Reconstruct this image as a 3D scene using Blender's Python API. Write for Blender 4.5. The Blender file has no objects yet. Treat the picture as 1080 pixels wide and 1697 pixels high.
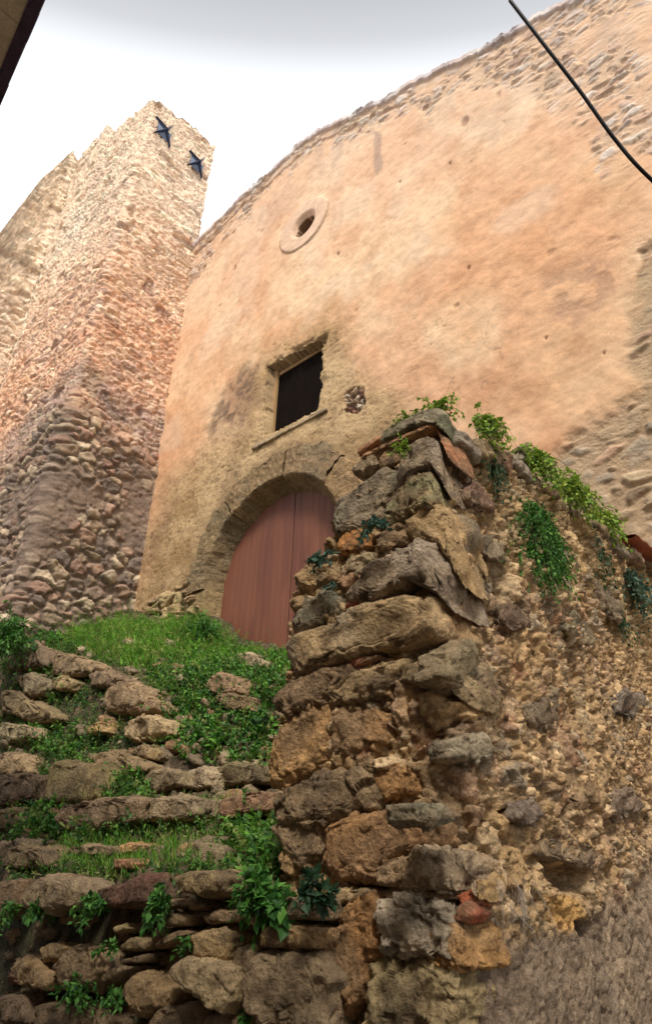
import bpy, math, random
import numpy as np
from mathutils import Matrix, Vector
rng = np.random.default_rng(7)
random.seed(7)
C = bpy.context.scene.collection
SC = bpy.context.scene

# ------------------------------------------------------------------ camera
FPX, CX, CY = 1100.0, 540.0, 848.5          # focal length and centre in photo pixels (1080 wide)
def _cam_axes():
    z = np.array([60.0, 1948.5, -FPX])                      # world up seen in camera axes
    hx = -1400.0
    hy = -(FPX * FPX + 60.0 * hx) / 1948.5
    nx = np.array([hx, hy, -FPX]); nx[1] = -(-FPX * FPX - 60.0 * hx) / 1948.5 * -1.0
    z /= np.linalg.norm(z)
    nx -= z * nx.dot(z); nx /= np.linalg.norm(nx)
    X = -nx; Y = np.cross(z, X)
    return np.array([X, Y, z])
M = _cam_axes()
cam_data = bpy.data.cameras.new("camera")
cam_data.sensor_fit = 'HORIZONTAL'; cam_data.sensor_width = 36.0
cam_data.lens = 36.0 * FPX / 1080.0
cam_data.clip_start = 0.05; cam_data.clip_end = 500.0
cam = bpy.data.objects.new("camera", cam_data); C.objects.link(cam)
cam.matrix_world = Matrix([list(M[0]) + [0], list(M[1]) + [0], list(M[2]) + [0], [0, 0, 0, 1]])
SC.camera = cam

# ------------------------------------------------------------------ light
SUN_EL, SUN_AZ = math.radians(50), math.radians(40)        # azimuth measured from -Y towards +X
sdir = Vector((math.sin(SUN_AZ) * math.cos(SUN_EL), -math.cos(SUN_AZ) * math.cos(SUN_EL), math.sin(SUN_EL)))
w = bpy.data.worlds.new("World"); SC.world = w; w.use_nodes = True
nt = w.node_tree; nt.nodes.clear()
out = nt.nodes.new('ShaderNodeOutputWorld')
sky = nt.nodes.new('ShaderNodeTexSky'); sky.sky_type = 'NISHITA'; sky.sun_disc = False
sky.sun_elevation = SUN_EL; sky.sun_rotation = math.pi - SUN_AZ
sky.dust_density = 3.0
bg1 = nt.nodes.new('ShaderNodeBackground'); bg1.inputs[1].default_value = 0.05
nt.links.new(sky.outputs[0], bg1.inputs[0])
geo = nt.nodes.new('ShaderNodeNewGeometry'); sep = nt.nodes.new('ShaderNodeSeparateXYZ')
nt.links.new(geo.outputs['Incoming'], sep.inputs[0])
vm = nt.nodes.new('ShaderNodeVectorMath'); vm.operation = 'DOT_PRODUCT'; vm.inputs[1].default_value = (0.31, -0.38, 0.87)   # thicker grey cloud behind the zenith
nt.links.new(geo.outputs['Incoming'], vm.inputs[0])
mr = nt.nodes.new('ShaderNodeMapRange'); mr.inputs[1].default_value = -1.0; mr.inputs[2].default_value = 0.0
nt.links.new(vm.outputs['Value'], mr.inputs[0])                 # incoming points down: -z of the view direction
ramp = nt.nodes.new('ShaderNodeValToRGB')
e = ramp.color_ramp.elements
e[0].position = 0.0; e[0].color = (0.27, 0.26, 0.235, 1)
e[1].position = 1.0; e[1].color = (0.70, 0.72, 0.75, 1)
for p, c in ((0.37, (0.30, 0.29, 0.262, 1)), (0.42, (0.42, 0.41, 0.385, 1)), (0.475, (0.80, 0.80, 0.79, 1)), (0.53, (1.0, 1.0, 1.0, 1)), (0.8, (0.95, 0.96, 0.98, 1))):
    el = e.new(p); el.color = c
nt.links.new(mr.outputs[0], ramp.inputs[0])
bg2 = nt.nodes.new('ShaderNodeBackground'); bg2.inputs[1].default_value = 0.95
nt.links.new(ramp.outputs[0], bg2.inputs[0])
add = nt.nodes.new('ShaderNodeAddShader')
nt.links.new(bg1.outputs[0], add.inputs[0]); nt.links.new(bg2.outputs[0], add.inputs[1])
nt.links.new(add.outputs[0], out.inputs[0])
sl = bpy.data.lights.new("sun", 'SUN'); sl.energy = 2.1; sl.angle = math.radians(14); sl.color = (1.0, 0.93, 0.83)
so = bpy.data.objects.new("sun", sl); C.objects.link(so)
so.rotation_euler = sdir.to_track_quat('Z', 'Y').to_euler()
SC.view_settings.view_transform = 'Standard'; SC.view_settings.look = 'None'
SC.view_settings.exposure = 0.66; SC.view_settings.gamma = 1.0

# ------------------------------------------------------------------ maths helpers
def ray(x, y): return M @ np.array([(x - CX) / FPX, (CY - y) / FPX, -1.0])
def onY(x, y, D): r = ray(x, y); return r * (D / r[1])
def onX(x, y, D): r = ray(x, y); return r * (D / r[0])
def proj(P):
    c = P @ M
    return CX + FPX * c[:, 0] / -c[:, 2], CY - FPX * c[:, 1] / -c[:, 2]
def sstep(a, b, x):
    t = np.clip((x - a) / (b - a), 0, 1); return t * t * (3 - 2 * t)
def hsh(ix, iy, iz, s):
    h = (ix.astype(np.int64) * 374761393 + iy.astype(np.int64) * 668265263 + iz.astype(np.int64) * 2147483647 + s * 1274126177) & 0xFFFFFFFF
    h = ((h ^ (h >> 13)) * 1274126177) & 0xFFFFFFFF
    h = ((h ^ (h >> 15)) * 2246822519) & 0xFFFFFFFF
    h = h ^ (h >> 16)
    return (h & 0xFFFFFF) / float(0x1000000)
def vnoise(P, s=0):
    F = np.floor(P); f = P - F; F = F.astype(np.int64); f = f * f * f * (f * (f * 6 - 15) + 10)
    r = 0
    for dx in (0, 1):
        wx = f[:, 0] if dx else 1 - f[:, 0]
        for dy in (0, 1):
            wy = f[:, 1] if dy else 1 - f[:, 1]
            for dz in (0, 1):
                wz = f[:, 2] if dz else 1 - f[:, 2]
                r = r + wx * wy * wz * hsh(F[:, 0] + dx, F[:, 1] + dy, F[:, 2] + dz, s)
    return r * 2 - 1
def fbm(P, sc, o=4, s=0, g=0.5):
    r = 0; a = 1.0; t = 0
    for i in range(o):
        r = r + a * vnoise(P * sc + 17.3 * i, s + i); t += a; a *= g; sc = sc * 2.03
    return r / t * 1.6
def worley(P, s=0, tilt=False):
    F = np.floor(P).astype(np.int64)
    f1 = np.full(len(P), 9.0); f2 = f1.copy(); cid = np.zeros(len(P)); til = np.zeros(len(P))
    for dx in (-1, 0, 1):
        for dy in (-1, 0, 1):
            for dz in (-1, 0, 1):
                c = F + np.array([dx, dy, dz])
                hx = hsh(c[:, 0], c[:, 1], c[:, 2], s); hy = hsh(c[:, 0], c[:, 1], c[:, 2], s + 11); hz = hsh(c[:, 0], c[:, 1], c[:, 2], s + 23)
                ox, oy, oz = P[:, 0] - c[:, 0] - .1 - .8 * hx, P[:, 1] - c[:, 1] - .1 - .8 * hy, P[:, 2] - c[:, 2] - .1 - .8 * hz
                d = np.sqrt(ox * ox + oy * oy + oz * oz)
                m = d < f1
                if tilt: til = np.where(m, ox * ((hy * 7.7) % 1 - .5) * 2 + oy * ((hz * 7.7) % 1 - .5) * 2 + oz * ((hx * 7.7) % 1 - .56) * 2, til)
                f2 = np.where(m, f1, np.minimum(f2, d)); cid = np.where(m, hsh(c[:, 0], c[:, 1], c[:, 2], s + 37), cid); f1 = np.where(m, d, f1)
    return (f1, f2, cid, til) if tilt else (f1, f2, cid)
def sdpoly(x, y, poly):
    """signed distance, positive inside"""
    n = len(poly); d = np.full(x.shape, 1e9); ins = np.zeros(x.shape, bool)
    for i in range(n):
        ax, ay = poly[i]; bx, by = poly[(i + 1) % n]
        ex, ey = bx - ax, by - ay; wx, wy = x - ax, y - ay
        t = np.clip((wx * ex + wy * ey) / (ex * ex + ey * ey + 1e-12), 0, 1)
        d = np.minimum(d, np.hypot(wx - ex * t, wy - ey * t))
        c = ((ay > y) != (by > y)) & (x < (bx - ax) * (y - ay) / (by - ay + 1e-12) + ax)
        ins ^= c
    return np.where(ins, d, -d)
def pick(pal, t):
    pal = np.array(pal, float); n = len(pal); i = np.clip((t * n).astype(int), 0, n - 1); return pal[i]
def mix(a, b, t): return a * (1 - t[:, None]) + b * t[:, None]
def arr(c): return np.array(c, float)[None, :]

# ------------------------------------------------------------------ mesh helpers
def mesh(name, V, Fc, mat, parent=None, col=None, smooth=True, nv=None):
    """Fc: (n,k) int array, or list of such arrays"""
    V = np.asarray(V, float)
    if not isinstance(Fc, list): Fc = [Fc]
    Fc = [np.asarray(f, np.int32) for f in Fc if len(f)]
    me = bpy.data.meshes.new(name)
    me.vertices.add(len(V)); me.vertices.foreach_set('co', V.astype(np.float32).ravel())
    nl = sum(f.size for f in Fc); npoly = sum(len(f) for f in Fc)
    me.loops.add(nl); me.loops.foreach_set('vertex_index', np.concatenate([f.ravel() for f in Fc]))
    me.polygons.add(npoly)
    tot = np.concatenate([np.full(len(f), f.shape[1], np.int32) for f in Fc])
    st = np.concatenate([[0], np.cumsum(tot)[:-1]]).astype(np.int32)
    me.polygons.foreach_set('loop_start', st); me.polygons.foreach_set('loop_total', tot)
    me.polygons.foreach_set('use_smooth', np.full(npoly, smooth, bool))
    me.update(calc_edges=True); me.validate()
    if col is not None:
        a = me.color_attributes.new('Col', 'FLOAT_COLOR', 'POINT')
        c4 = np.ones((len(V), 4), np.float32); c4[:, :3] = np.clip(col[:, :3], 0.0, 1)
        if col.shape[1] == 4: c4[:, 3] = col[:, 3]
        a.data.foreach_set('color', c4.ravel())
    me.materials.append(mat)
    o = bpy.data.objects.new(name, me); C.objects.link(o)
    if parent is not None: o.parent = parent
    return o
def grid_faces(nu, nv, keep=None, flip=False):
    i = np.arange(nu - 1)[:, None] * nv + np.arange(nv - 1)[None, :]
    f = np.stack([i, i + nv, i + nv + 1, i + 1], -1).reshape(-1, 4)
    if flip: f = f[:, ::-1]
    if keep is not None: f = f[keep.ravel()]
    return f
def box_arrays(lo, hi):
    x0, y0, z0 = lo; x1, y1, z1 = hi
    V = [(x0,y0,z0),(x1,y0,z0),(x1,y1,z0),(x0,y1,z0),(x0,y0,z1),(x1,y0,z1),(x1,y1,z1),(x0,y1,z1)]
    F = [(0,3,2,1),(4,5,6,7),(0,1,5,4),(1,2,6,5),(2,3,7,6),(3,0,4,7)]
    return np.array(V, float), np.array(F)
def tag(o, label=None, cat=None, group=None, kind=None):
    if label: o['label'] = label
    if cat: o['category'] = cat
    if group: o['group'] = group
    if kind: o['kind'] = kind
    return o
def empty(name, loc, label, cat, group=None):
    o = bpy.data.objects.new(name, None); C.objects.link(o); o.location = loc; o.empty_display_size = .2
    bpy.context.view_layer.update()
    return tag(o, label, cat, group)
def child(o, parent):
    """parent a world-space mesh under an Empty without moving it"""
    o.parent = parent
    o.matrix_parent_inverse = Matrix.Translation(parent.location).inverted() if parent.parent is None else Matrix.Identity(4)
    return o

# ------------------------------------------------------------------ materials
def mat_rough(name, base=None, s1=9.0, s2=70.0, var=0.35, bump=0.35, dist=0.012, rough=0.92, spec=0.25, hue=0.0, stretch=(1, 1, 1)):
    m = bpy.data.materials.new(name); m.use_nodes = True; t = m.node_tree; N = t.nodes; L = t.links
    b = N['Principled BSDF']; b.inputs['Roughness'].default_value = rough
    b.inputs['Specular IOR Level'].default_value = spec
    tc = N.new('ShaderNodeNewGeometry'); mp = N.new('ShaderNodeMapping'); mp.inputs['Scale'].default_value = stretch
    L.new(tc.outputs['Position'], mp.inputs[0])
    n1 = N.new('ShaderNodeTexNoise'); n1.inputs['Scale'].default_value = s1; n1.inputs['Detail'].default_value = 8; n1.inputs['Roughness'].default_value = .62
    n2 = N.new('ShaderNodeTexNoise'); n2.inputs['Scale'].default_value = s2; n2.inputs['Detail'].default_value = 6; n2.inputs['Roughness'].default_value = .7
    L.new(mp.outputs[0], n1.inputs[0]); L.new(mp.outputs[0], n2.inputs[0])
    r1 = N.new('ShaderNodeMapRange'); r1.inputs[1].default_value = .3; r1.inputs[2].default_value = .7
    r1.inputs[3].default_value = 1 - var; r1.inputs[4].default_value = 1 + var; L.new(n1.outputs[0], r1.inputs[0])
    r2 = N.new('ShaderNodeMapRange'); r2.inputs[1].default_value = .3; r2.inputs[2].default_value = .7
    r2.inputs[3].default_value = 1 - var * .8; r2.inputs[4].default_value = 1 + var * .8; L.new(n2.outputs[0], r2.inputs[0])
    mu = N.new('ShaderNodeMath'); mu.operation = 'MULTIPLY'; L.new(r1.outputs[0], mu.inputs[0]); L.new(r2.outputs[0], mu.inputs[1])
    alpha = None
    if base is None:
        at = N.new('ShaderNodeAttribute'); at.attribute_name = 'Col'; src = at.outputs['Color']; alpha = at.outputs['Alpha']
    else:
        rg = N.new('ShaderNodeRGB'); rg.outputs[0].default_value = (*base, 1); src = rg.outputs[0]
    hs = N.new('ShaderNodeHueSaturation'); L.new(src, hs.inputs['Color']); L.new(mu.outputs[0], hs.inputs['Value'])
    L.new(hs.outputs[0], b.inputs['Base Color'])
    bu = N.new('ShaderNodeBump'); bu.inputs['Strength'].default_value = bump; bu.inputs['Distance'].default_value = dist
    if alpha is not None:
        am = N.new('ShaderNodeMath'); am.operation = 'MULTIPLY'; am.inputs[1].default_value = bump; L.new(alpha, am.inputs[0]); L.new(am.outputs[0], bu.inputs['Strength'])
    vo = N.new('ShaderNodeTexVoronoi'); vo.inputs['Scale'].default_value = s2 * .55; L.new(mp.outputs[0], vo.inputs[0])
    a0 = N.new('ShaderNodeMath'); a0.operation = 'MULTIPLY_ADD'; a0.inputs[1].default_value = .45; L.new(vo.outputs[0], a0.inputs[0]); L.new(n2.outputs[0], a0.inputs[2])
    ad = N.new('ShaderNodeMath'); ad.operation = 'ADD'; L.new(n1.outputs[0], ad.inputs[0]); L.new(a0.outputs[0], ad.inputs[1])
    L.new(ad.outputs[0], bu.inputs['Height']); L.new(bu.outputs[0], b.inputs['Normal'])
    return m
def mat_leaf(name):
    m = bpy.data.materials.new(name); m.use_nodes = True; t = m.node_tree; N = t.nodes; L = t.links
    b = N['Principled BSDF']; b.inputs['Roughness'].default_value = .55; b.inputs['Specular IOR Level'].default_value = .3
    at = N.new('ShaderNodeAttribute'); at.attribute_name = 'Col'
    L.new(at.outputs['Color'], b.inputs['Base Color'])
    tr = N.new('ShaderNodeBsdfTranslucent'); L.new(at.outputs['Color'], tr.inputs[0])
    mx = N.new('ShaderNodeMixShader'); mx.inputs[0].default_value = .3
    L.new(b.outputs[0], mx.inputs[1]); L.new(tr.outputs[0], mx.inputs[2]); L.new(mx.outputs[0], N['Material Output'].inputs[0])
    return m
MAT_WALL = mat_rough('lime_plaster_and_rubble', s1=6, s2=42, var=.13, bump=.8, dist=.018)
MAT_STONE = mat_rough('weathered_stone', s1=17, s2=80, var=.40, bump=1.0, dist=.02)
MAT_CRUST = mat_rough('crumbling_mortar', s1=22, s2=95, var=.45, bump=1.0, dist=.018)
MAT_TOWER = mat_rough('old_rubble_masonry', s1=7, s2=30, var=.24, bump=.5, dist=.035)
MAT_EARTH = mat_rough('damp_earth', s1=14, s2=70, var=.5, bump=1.0, dist=.03)
MAT_LEAF = mat_leaf('leaf')
MAT_IRON = mat_rough('painted_iron', (0.02, 0.03, 0.07), var=.25, bump=.15, rough=.6, spec=.4)
MAT_PLATE = mat_rough('blue_grey_plate', (0.13, 0.17, 0.26), var=.25, bump=.15, rough=.5, spec=.4)
MAT_DOOR = mat_rough('faded_red_painted_wood', s1=2.2, s2=24, var=.16, bump=.25, dist=.004, rough=.62, spec=.35, stretch=(5, 5, .5))
MAT_DARK = mat_rough('near_black', (0.010, 0.007, 0.006), var=.3, spec=.03, bump=.3, rough=.8, stretch=(5, 5, .4))  # near black for the unlit window interior; also backs the door boards
MAT_FRAME = mat_rough('window_timber', (0.42, 0.27, 0.13), var=.2, bump=.3, rough=.8, stretch=(5, 5, .5))
MAT_CABLE = mat_rough('black_cable', (0.012, 0.013, 0.016), var=.2, bump=.05, rough=.5)
MAT_TILE = mat_rough('dark_roof_tile', (0.075, 0.052, 0.095), var=.3, bump=.4, rough=.8)
MAT_SOFFIT = mat_rough('grey_soffit_board', (0.58, 0.50, 0.40), s1=3, var=.35, bump=.3, rough=.9)
MAT_TERRA = mat_rough('terracotta', (0.28, 0.085, 0.045), var=.3, bump=.4, rough=.85)

# ------------------------------------------------------------------ masonry field
def rubble(P, size, pal, mortar, seed=0, amp=.05, rec=.02, edge=(.05, .22), warp=.35, flat=1.5, jit=.5):
    """stone relief and colours from 3-D cells: returns height, colour"""
    Q = P / np.array(size)
    Q = Q + warp * np.stack([vnoise(Q * 1.3 + 5, seed + 1), vnoise(Q * 1.3 + 9, seed + 2), vnoise(Q * 1.3 + 13, seed + 3)], 1)
    Q = Q + .07 * np.stack([vnoise(Q * 5 + 3, seed + 50), vnoise(Q * 5 + 8, seed + 51), vnoise(Q * 5 + 12, seed + 52)], 1)
    f1, f2, cid, til = worley(Q, seed, True)
    ed = f2 - f1
    sm = sstep(edge[0], edge[1], ed + .06 * vnoise(Q * 5, seed + 5))
    dome = np.clip(1 - f1 * f1 * flat, 0, 1)
    chip = np.abs(vnoise(Q * 3.1, seed + 60)) + .5 * np.abs(vnoise(Q * 7.3, seed + 61))
    h = sm * amp * (.22 * dome + jit * cid + .75 * til + .30 * chip) - rec * (1 - sm) + amp * .12 * vnoise(Q * 15, seed + 62)
    cc = pick(pal, (cid * 7.13) % 1.0) * (0.8 + .4 * ((cid * 31.7) % 1.0))[:, None]
    cc = cc * (1 + .18 * fbm(P, 14 / (size[0] * 8), 3, seed + 8))[:, None]
    return h, mix(np.repeat(arr(mortar), len(P), 0), cc, sm), sm, cid

PAL_TOWER_HI = [(.70,.53,.38),(.74,.60,.45),(.62,.45,.32),(.70,.50,.37),(.54,.42,.34),(.76,.64,.49),(.66,.44,.31),(.46,.34,.27)]
PAL_TOWER_LO = [(.34,.25,.17),(.42,.32,.22),(.27,.20,.15),(.36,.24,.17),(.22,.17,.14),(.50,.40,.28),(.30,.19,.14)]

# ------------------------------------------------------------------ ground and bank
def lin(x, xs, ys): return np.interp(x, xs, ys)
def terrain(X, Y):
    zr = lin(Y, [1.6, 2.2, 2.35, 2.75, 2.95, 3.45, 3.55, 4.2, 5.0, 5.6], [-.05, -.04, .06, .16, .40, .60, .74, 1.42, 2.05, 2.32])
    s = lin(Y, [1.6, 2.2, 3.0, 3.5, 3.7, 4.2, 5.0, 5.5], [0, .0, .055, .24, .34, .30, .25, .29])
    d = np.clip(-4 - X, -2.6, 6.2)
    z = zr + s * np.where(d > 0, d, d * .35) - .26 * sstep(-7.1, -6.5, X) * sstep(4.0, 5.1, Y)
    return z
def terr_full(X, Y):
    P = np.stack([X, Y, X * 0], 1)
    return terrain(X, Y) + .05 * fbm(P, 2.2, 4, 91) + .02 * fbm(P, 11, 3, 92)
def hit(px, py, off=0.0):
    """first point where the line of sight meets the bank"""
    r = ray(px, py); r = r / r[1]
    ys = np.arange(1.9, 5.6, .01); X = r[0] * ys
    f = r[2] * ys - (terrain(X, ys) + off)
    k = np.argmax(f < 0) if (f < 0).any() else len(ys) - 1
    # walk from the near side until the sight line dips below the ground
    y = ys[k]
    return np.array([r[0] * y, y, terrain(np.array([r[0] * y]), np.array([y]))[0]])

nu, nv = 520, 190
xs = np.linspace(-15, -1.6, nu); ys = np.linspace(2.26, 5.75, nv)
X, Y = np.meshgrid(xs, ys, indexing='ij'); X = X.ravel(); Y = Y.ravel()
Z = terr_full(X, Y); Z[Y < 2.27] = -1.7; P = np.stack([X, Y, Z], 1)
h, cc, sm, cid = rubble(P, (.14, .14, .10), [(.17,.12,.07),(.22,.16,.10),(.13,.10,.06),(.10,.09,.05)], (.085,.062,.04), 61, .05, .01)
P[:, 2] += h * .8
cc = mix(cc, arr((.05,.07,.022)) + cc * 0, sstep(.0, .5, fbm(P, 1.6, 3, 44)) * .6)
tag(mesh('grass_bank', P, grid_faces(nu, nv), MAT_EARTH, col=cc), 'stony earth bank climbing to the church', None, None, 'structure')

# street ground: one wide sheet at the foot of everything
nu, nv = 160, 160
g = np.sinh(np.linspace(-5.2, 5.2, nu)) / np.sinh(5.2) * 150
X, Y = np.meshgrid(g, g, indexing='ij'); X = X.ravel(); Y = Y.ravel()
P = np.stack([X, Y, -1.6 + .03 * fbm(np.stack([X, Y, X * 0], 1), .9, 4, 3)], 1)
cc = np.repeat(arr((.36,.31,.25)), len(P), 0) * (1 + .25 * fbm(P, 1.3, 3, 6))[:, None]
tag(mesh('ground', P, grid_faces(nu, nv), MAT_EARTH, col=cc), 'earthen village lane', None, None, 'structure')

# ------------------------------------------------------------------ church facade
DF = 5.5
church = empty('church', (-5.9, 5.5, 2.3), 'old church front of peeling orange plaster with arched red door, window and round opening', 'church')
roof_px = [(335,395),(370,360),(400,330),(440,295),(480,258),(510,230),(545,210),(600,185),(640,165),(680,140),(720,118),(770,95),(820,68),(860,45),(900,22),(940,3)]
rp = np.array([onY(x, y, DF) for x, y in roof_px])
rX = np.concatenate([[-9.6], rp[:, 0], [1.0, 4.5]]); rZ = np.concatenate([[12.85], rp[:, 2], [9.9, 8.0]])
xs = np.concatenate([np.arange(-9.45, 0.0, .02), np.linspace(0.0, 4.5, 60)])
nz = 640
nu = len(xs)
topz = np.interp(xs, rX, rZ)
topn = np.stack([xs, xs * 0, xs * 0], 1)
topz = topz + .035 * fbm(topn, 6.0, 3, 12) + .02 * fbm(topn, 22, 2, 13)
tt = np.linspace(0, 1, nz)
# rows: from z=1.4 up to the roof (a coarser skirt is added underneath)
Xg = np.repeat(xs[:, None], nz, 1); Zg = 1.2 + (topz[:, None] - 1.2) * tt[None, :]
P = np.stack([Xg.ravel(), np.full(Xg.size, DF), Zg.ravel()], 1)
px, py = proj(P)
wn = fbm(P, 1.8, 4, 20) * 16; wn2 = fbm(P, 5.5, 4, 21) * 7
pxw, pyw = px + wn + wn2, py + fbm(P, 1.8, 4, 22) * 12 + fbm(P, 6, 3, 23) * 6
Z_TOP = [(300,470),(330,380),(440,280),(520,215),(680,130),(860,30),(960,-40),(1500,-500),(1500,400),(1080,325),(1010,300),(950,235),(890,165),(830,150),(770,150),(735,165),(712,190),(690,178),(640,200),(590,228),(500,262),(440,325),(375,400),(330,460)]
Z_RIGHT = [(1090,405),(1070,425),(1050,470),(1028,525),(1038,590),(1060,640),(1010,690),(960,735),(905,765),(860,800),(860,1300),(1700,1500),(1700,380)]
Z_LOW = [(190,1100),(225,900),(262,800),(330,745),(385,690),(405,610),(440,580),(520,535),(552,500),(575,545),(590,600),(640,640),(700,700),(760,760),(760,1100)]
Z_STAIN = [(355,715),(372,660),(395,615),(430,600),(425,650),(395,700)]
Z_BOT = [(215,1100),(232,1010),(262,985),(340,965),(378,962),(378,1100)]
Z_SMEAR = [(618,215),(632,222),(634,280),(622,290),(618,260)]
Z_RDARK = [(905,470),(960,440),(1010,450),(1000,490),(950,540),(915,520)]
BRICK = [(570,650),(585,640),(604,642),(604,668),(590,684),(572,684)]
WIN = [(-6.41, 7.49), (-5.24, 7.37), (-5.22, 6.6), (-5.27, 5.98), (-6.14, 6.02), (-6.36, 6.05)]
d_top = sdpoly(pxw, pyw, Z_TOP); d_r = sdpoly(pxw, pyw, Z_RIGHT); d_low = sdpoly(pxw, pyw, Z_LOW)
d_st = sdpoly(pxw, pyw, Z_STAIN); d_b = sdpoly(pxw, pyw, Z_BOT); d_sm = sdpoly(px + wn2 * .5, py, Z_SMEAR); d_rd = sdpoly(pxw, pyw, Z_RDARK)
d_br = sdpoly(px + wn2 * .5, py + wn2 * .3, BRICK)
wz = .035 * fbm(P, 5, 4, 31)
d_win = sdpoly(P[:, 0] + wz, P[:, 2] + .03 * fbm(P, 6, 3, 32), WIN)
m_top = sstep(-4, 9, d_top); m_r = sstep(-22, 22, d_r + 16 * fbm(P, 5, 3, 165)); m_low = sstep(-30, 45, d_low); m_b = sstep(-5, 10, d_b)
# plaster colour
f_a = sstep(-.45, .45, fbm(P, .55, 4, 40)); f_b = sstep(-.4, .5, fbm(P * np.array([1, 1, .6]), 1.4, 5, 41)); f_c = fbm(P, 9, 4, 42)
col = mix(np.repeat(arr((.695,.422,.240)), len(P), 0), arr((.765,.53,.335)) + P * 0, f_a)
col = mix(col, arr((.66,.355,.20)) + P * 0, f_b * .6)
col = col * (1 + .07 * f_c)[:, None]
# colour paled to the top for the brighter light there, rain streaks below the roof edge
dr = np.interp(P[:, 0], xs, topz) - P[:, 2]
streak = sstep(.05, .7, fbm(P * np.array([1, 1, .10]), 3.2, 4, 45)) * sstep(3.0, .2, dr)
col = mix(col, arr((.52,.42,.36)) + P * 0, streak * .35)
col = mix(col, arr((.74,.56,.42)) + P * 0, sstep(5.0, .5, dr) * .4)
mot = sstep(.0, .6, fbm(P, 2.6, 5, 161)); col = mix(col, col * arr((.78,.71,.66)), mot * .55)
dirt = sstep(.15, .6, fbm(P * np.array([1, 1, .45]), 1.9, 5, 162)) * sstep(3.2, .3, dr); col = mix(col, arr((.40,.30,.24)) + P * 0, dirt * .45)
sal = sstep(.25, .6, fbm(P, 1.1, 5, 163)); col = mix(col, arr((.74,.58,.43)) + P * 0, sal * .35)
patch = sstep(.33, .36, fbm(P, 1.5, 5, 164)) * sstep(-3.9, -2.5, P[:, 0]); col = mix(col, col * arr((.90,.84,.78)), patch * .5)
h = .010 * fbm(P, 2.5, 4, 46) + .006 * f_c
# pitted golden lower plaster
pit = sstep(.25, .6, fbm(P, 20, 3, 47)) * sstep(-.3, .3, fbm(P, 2.5, 2, 148)); pit2 = sstep(.25, .6, fbm(P, 27, 2, 48))
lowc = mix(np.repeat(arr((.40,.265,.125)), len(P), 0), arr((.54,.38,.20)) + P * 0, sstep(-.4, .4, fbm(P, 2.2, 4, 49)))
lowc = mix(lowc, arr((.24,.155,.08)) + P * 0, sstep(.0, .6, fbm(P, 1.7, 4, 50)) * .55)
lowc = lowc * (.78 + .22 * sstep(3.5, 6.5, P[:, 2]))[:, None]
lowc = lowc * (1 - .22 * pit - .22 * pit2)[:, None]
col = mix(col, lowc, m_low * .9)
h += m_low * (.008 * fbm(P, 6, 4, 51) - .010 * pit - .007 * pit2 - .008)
# stains
m = sstep(-14, 14, d_st) * (.5 + .5 * sstep(-.3, .3, fbm(P, 7, 3, 52)))
col = mix(col, arr((.14,.09,.06)) + P * 0, m * .85); h -= m * .02
col = mix(col, arr((.27,.21,.18)) + P * 0, sstep(-3, 3, d_sm) * .55)
m = sstep(-25, 15, d_rd) * sstep(-.4, .3, fbm(P, 6, 3, 53)); col = mix(col, arr((.40,.25,.17)) + P * 0, m * .5); h -= m * .008
# scattered pits and putlog holes
hole = .5 * sstep(.80, .88, vnoise(P * 3.1, 54)) * sstep(.3, .6, vnoise(P * 11, 55)); col = mix(col, arr((.30,.17,.10)) + P * 0, hole * .6); h -= hole * .03
for hx, hy, hr in ((769,200,5),(776,443,3.5),(388,443,4),(745,270,2.5),(905,560,2.5),(1000,585,2.5),(662,300,2),(560,420,2.5)):
    c = onY(hx, hy, DF); rr = hr / FPX * np.linalg.norm(c) * (1.1 if hr > 4.5 else .7)
    dd = np.hypot((P[:, 0] - c[0]), (P[:, 2] - c[2]) * .6); mm = sstep(rr * 1.6, rr * .6, dd)
    col = mix(col, arr((.22,.13,.08)) + P * 0, mm * .6); h -= mm * .03
# fine hairline cracks
ck = np.abs(fbm(P, .9, 5, 56)); cm = sstep(.012, .004, ck) * sstep(.1, .4, vnoise(P * .7, 57)); col = mix(col, arr((.33,.2,.13)) + P * 0, cm * .5); h -= cm * .006
# exposed rubble: under the roof, at the right, at the foot
hr_, cr_, smr, cidr = rubble(P, (.27, .27, .13), [(.62,.53,.44),(.55,.42,.31),(.68,.60,.53),(.45,.31,.24),(.60,.50,.44),(.50,.42,.38),(.64,.47,.33)], (.62,.44,.30), 70, .045, .004, edge=(.08, .4))
bare = sstep(-.35, .25, fbm(P, 1.7, 4, 71))
tmask = m_top * (.15 + .75 * bare)
col = mix(col, cr_, tmask); h = h * (1 - tmask) + (hr_ - .015) * tmask
hq, cq, smq, cidq = rubble(P, (.34, .34, .19), [(.48,.35,.22),(.55,.42,.27),(.42,.31,.20),(.50,.32,.22),(.38,.31,.23),(.60,.48,.34)], (.45,.32,.20), 74, .04, .006, edge=(.10, .4))
q = m_r; bareq = .25 + .65 * sstep(-.3, .2, fbm(P, 1.5, 3, 75))
qe = sstep(6, 1, np.abs(d_r)) * sstep(.0, .35, fbm(P, 1.2, 3, 166)); cq = mix(np.repeat(arr((.47,.34,.21)), len(P), 0), cq, bareq)
col = mix(col, cq, q); h -= 0; col = mix(col, arr((.22,.15,.09)) + P * 0, qe * .5); h = h * (1 - q) - qe * .02 + (hq * bareq - .030) * q
hb, cb, smb, _ = rubble(P, (.30, .30, .16), [(.34,.25,.13),(.45,.34,.18),(.26,.19,.11),(.40,.27,.15)], (.20,.14,.08), 77, .09, .04)
col = mix(col, cb, m_b); h = h * (1 - m_b) + hb * m_b
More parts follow.
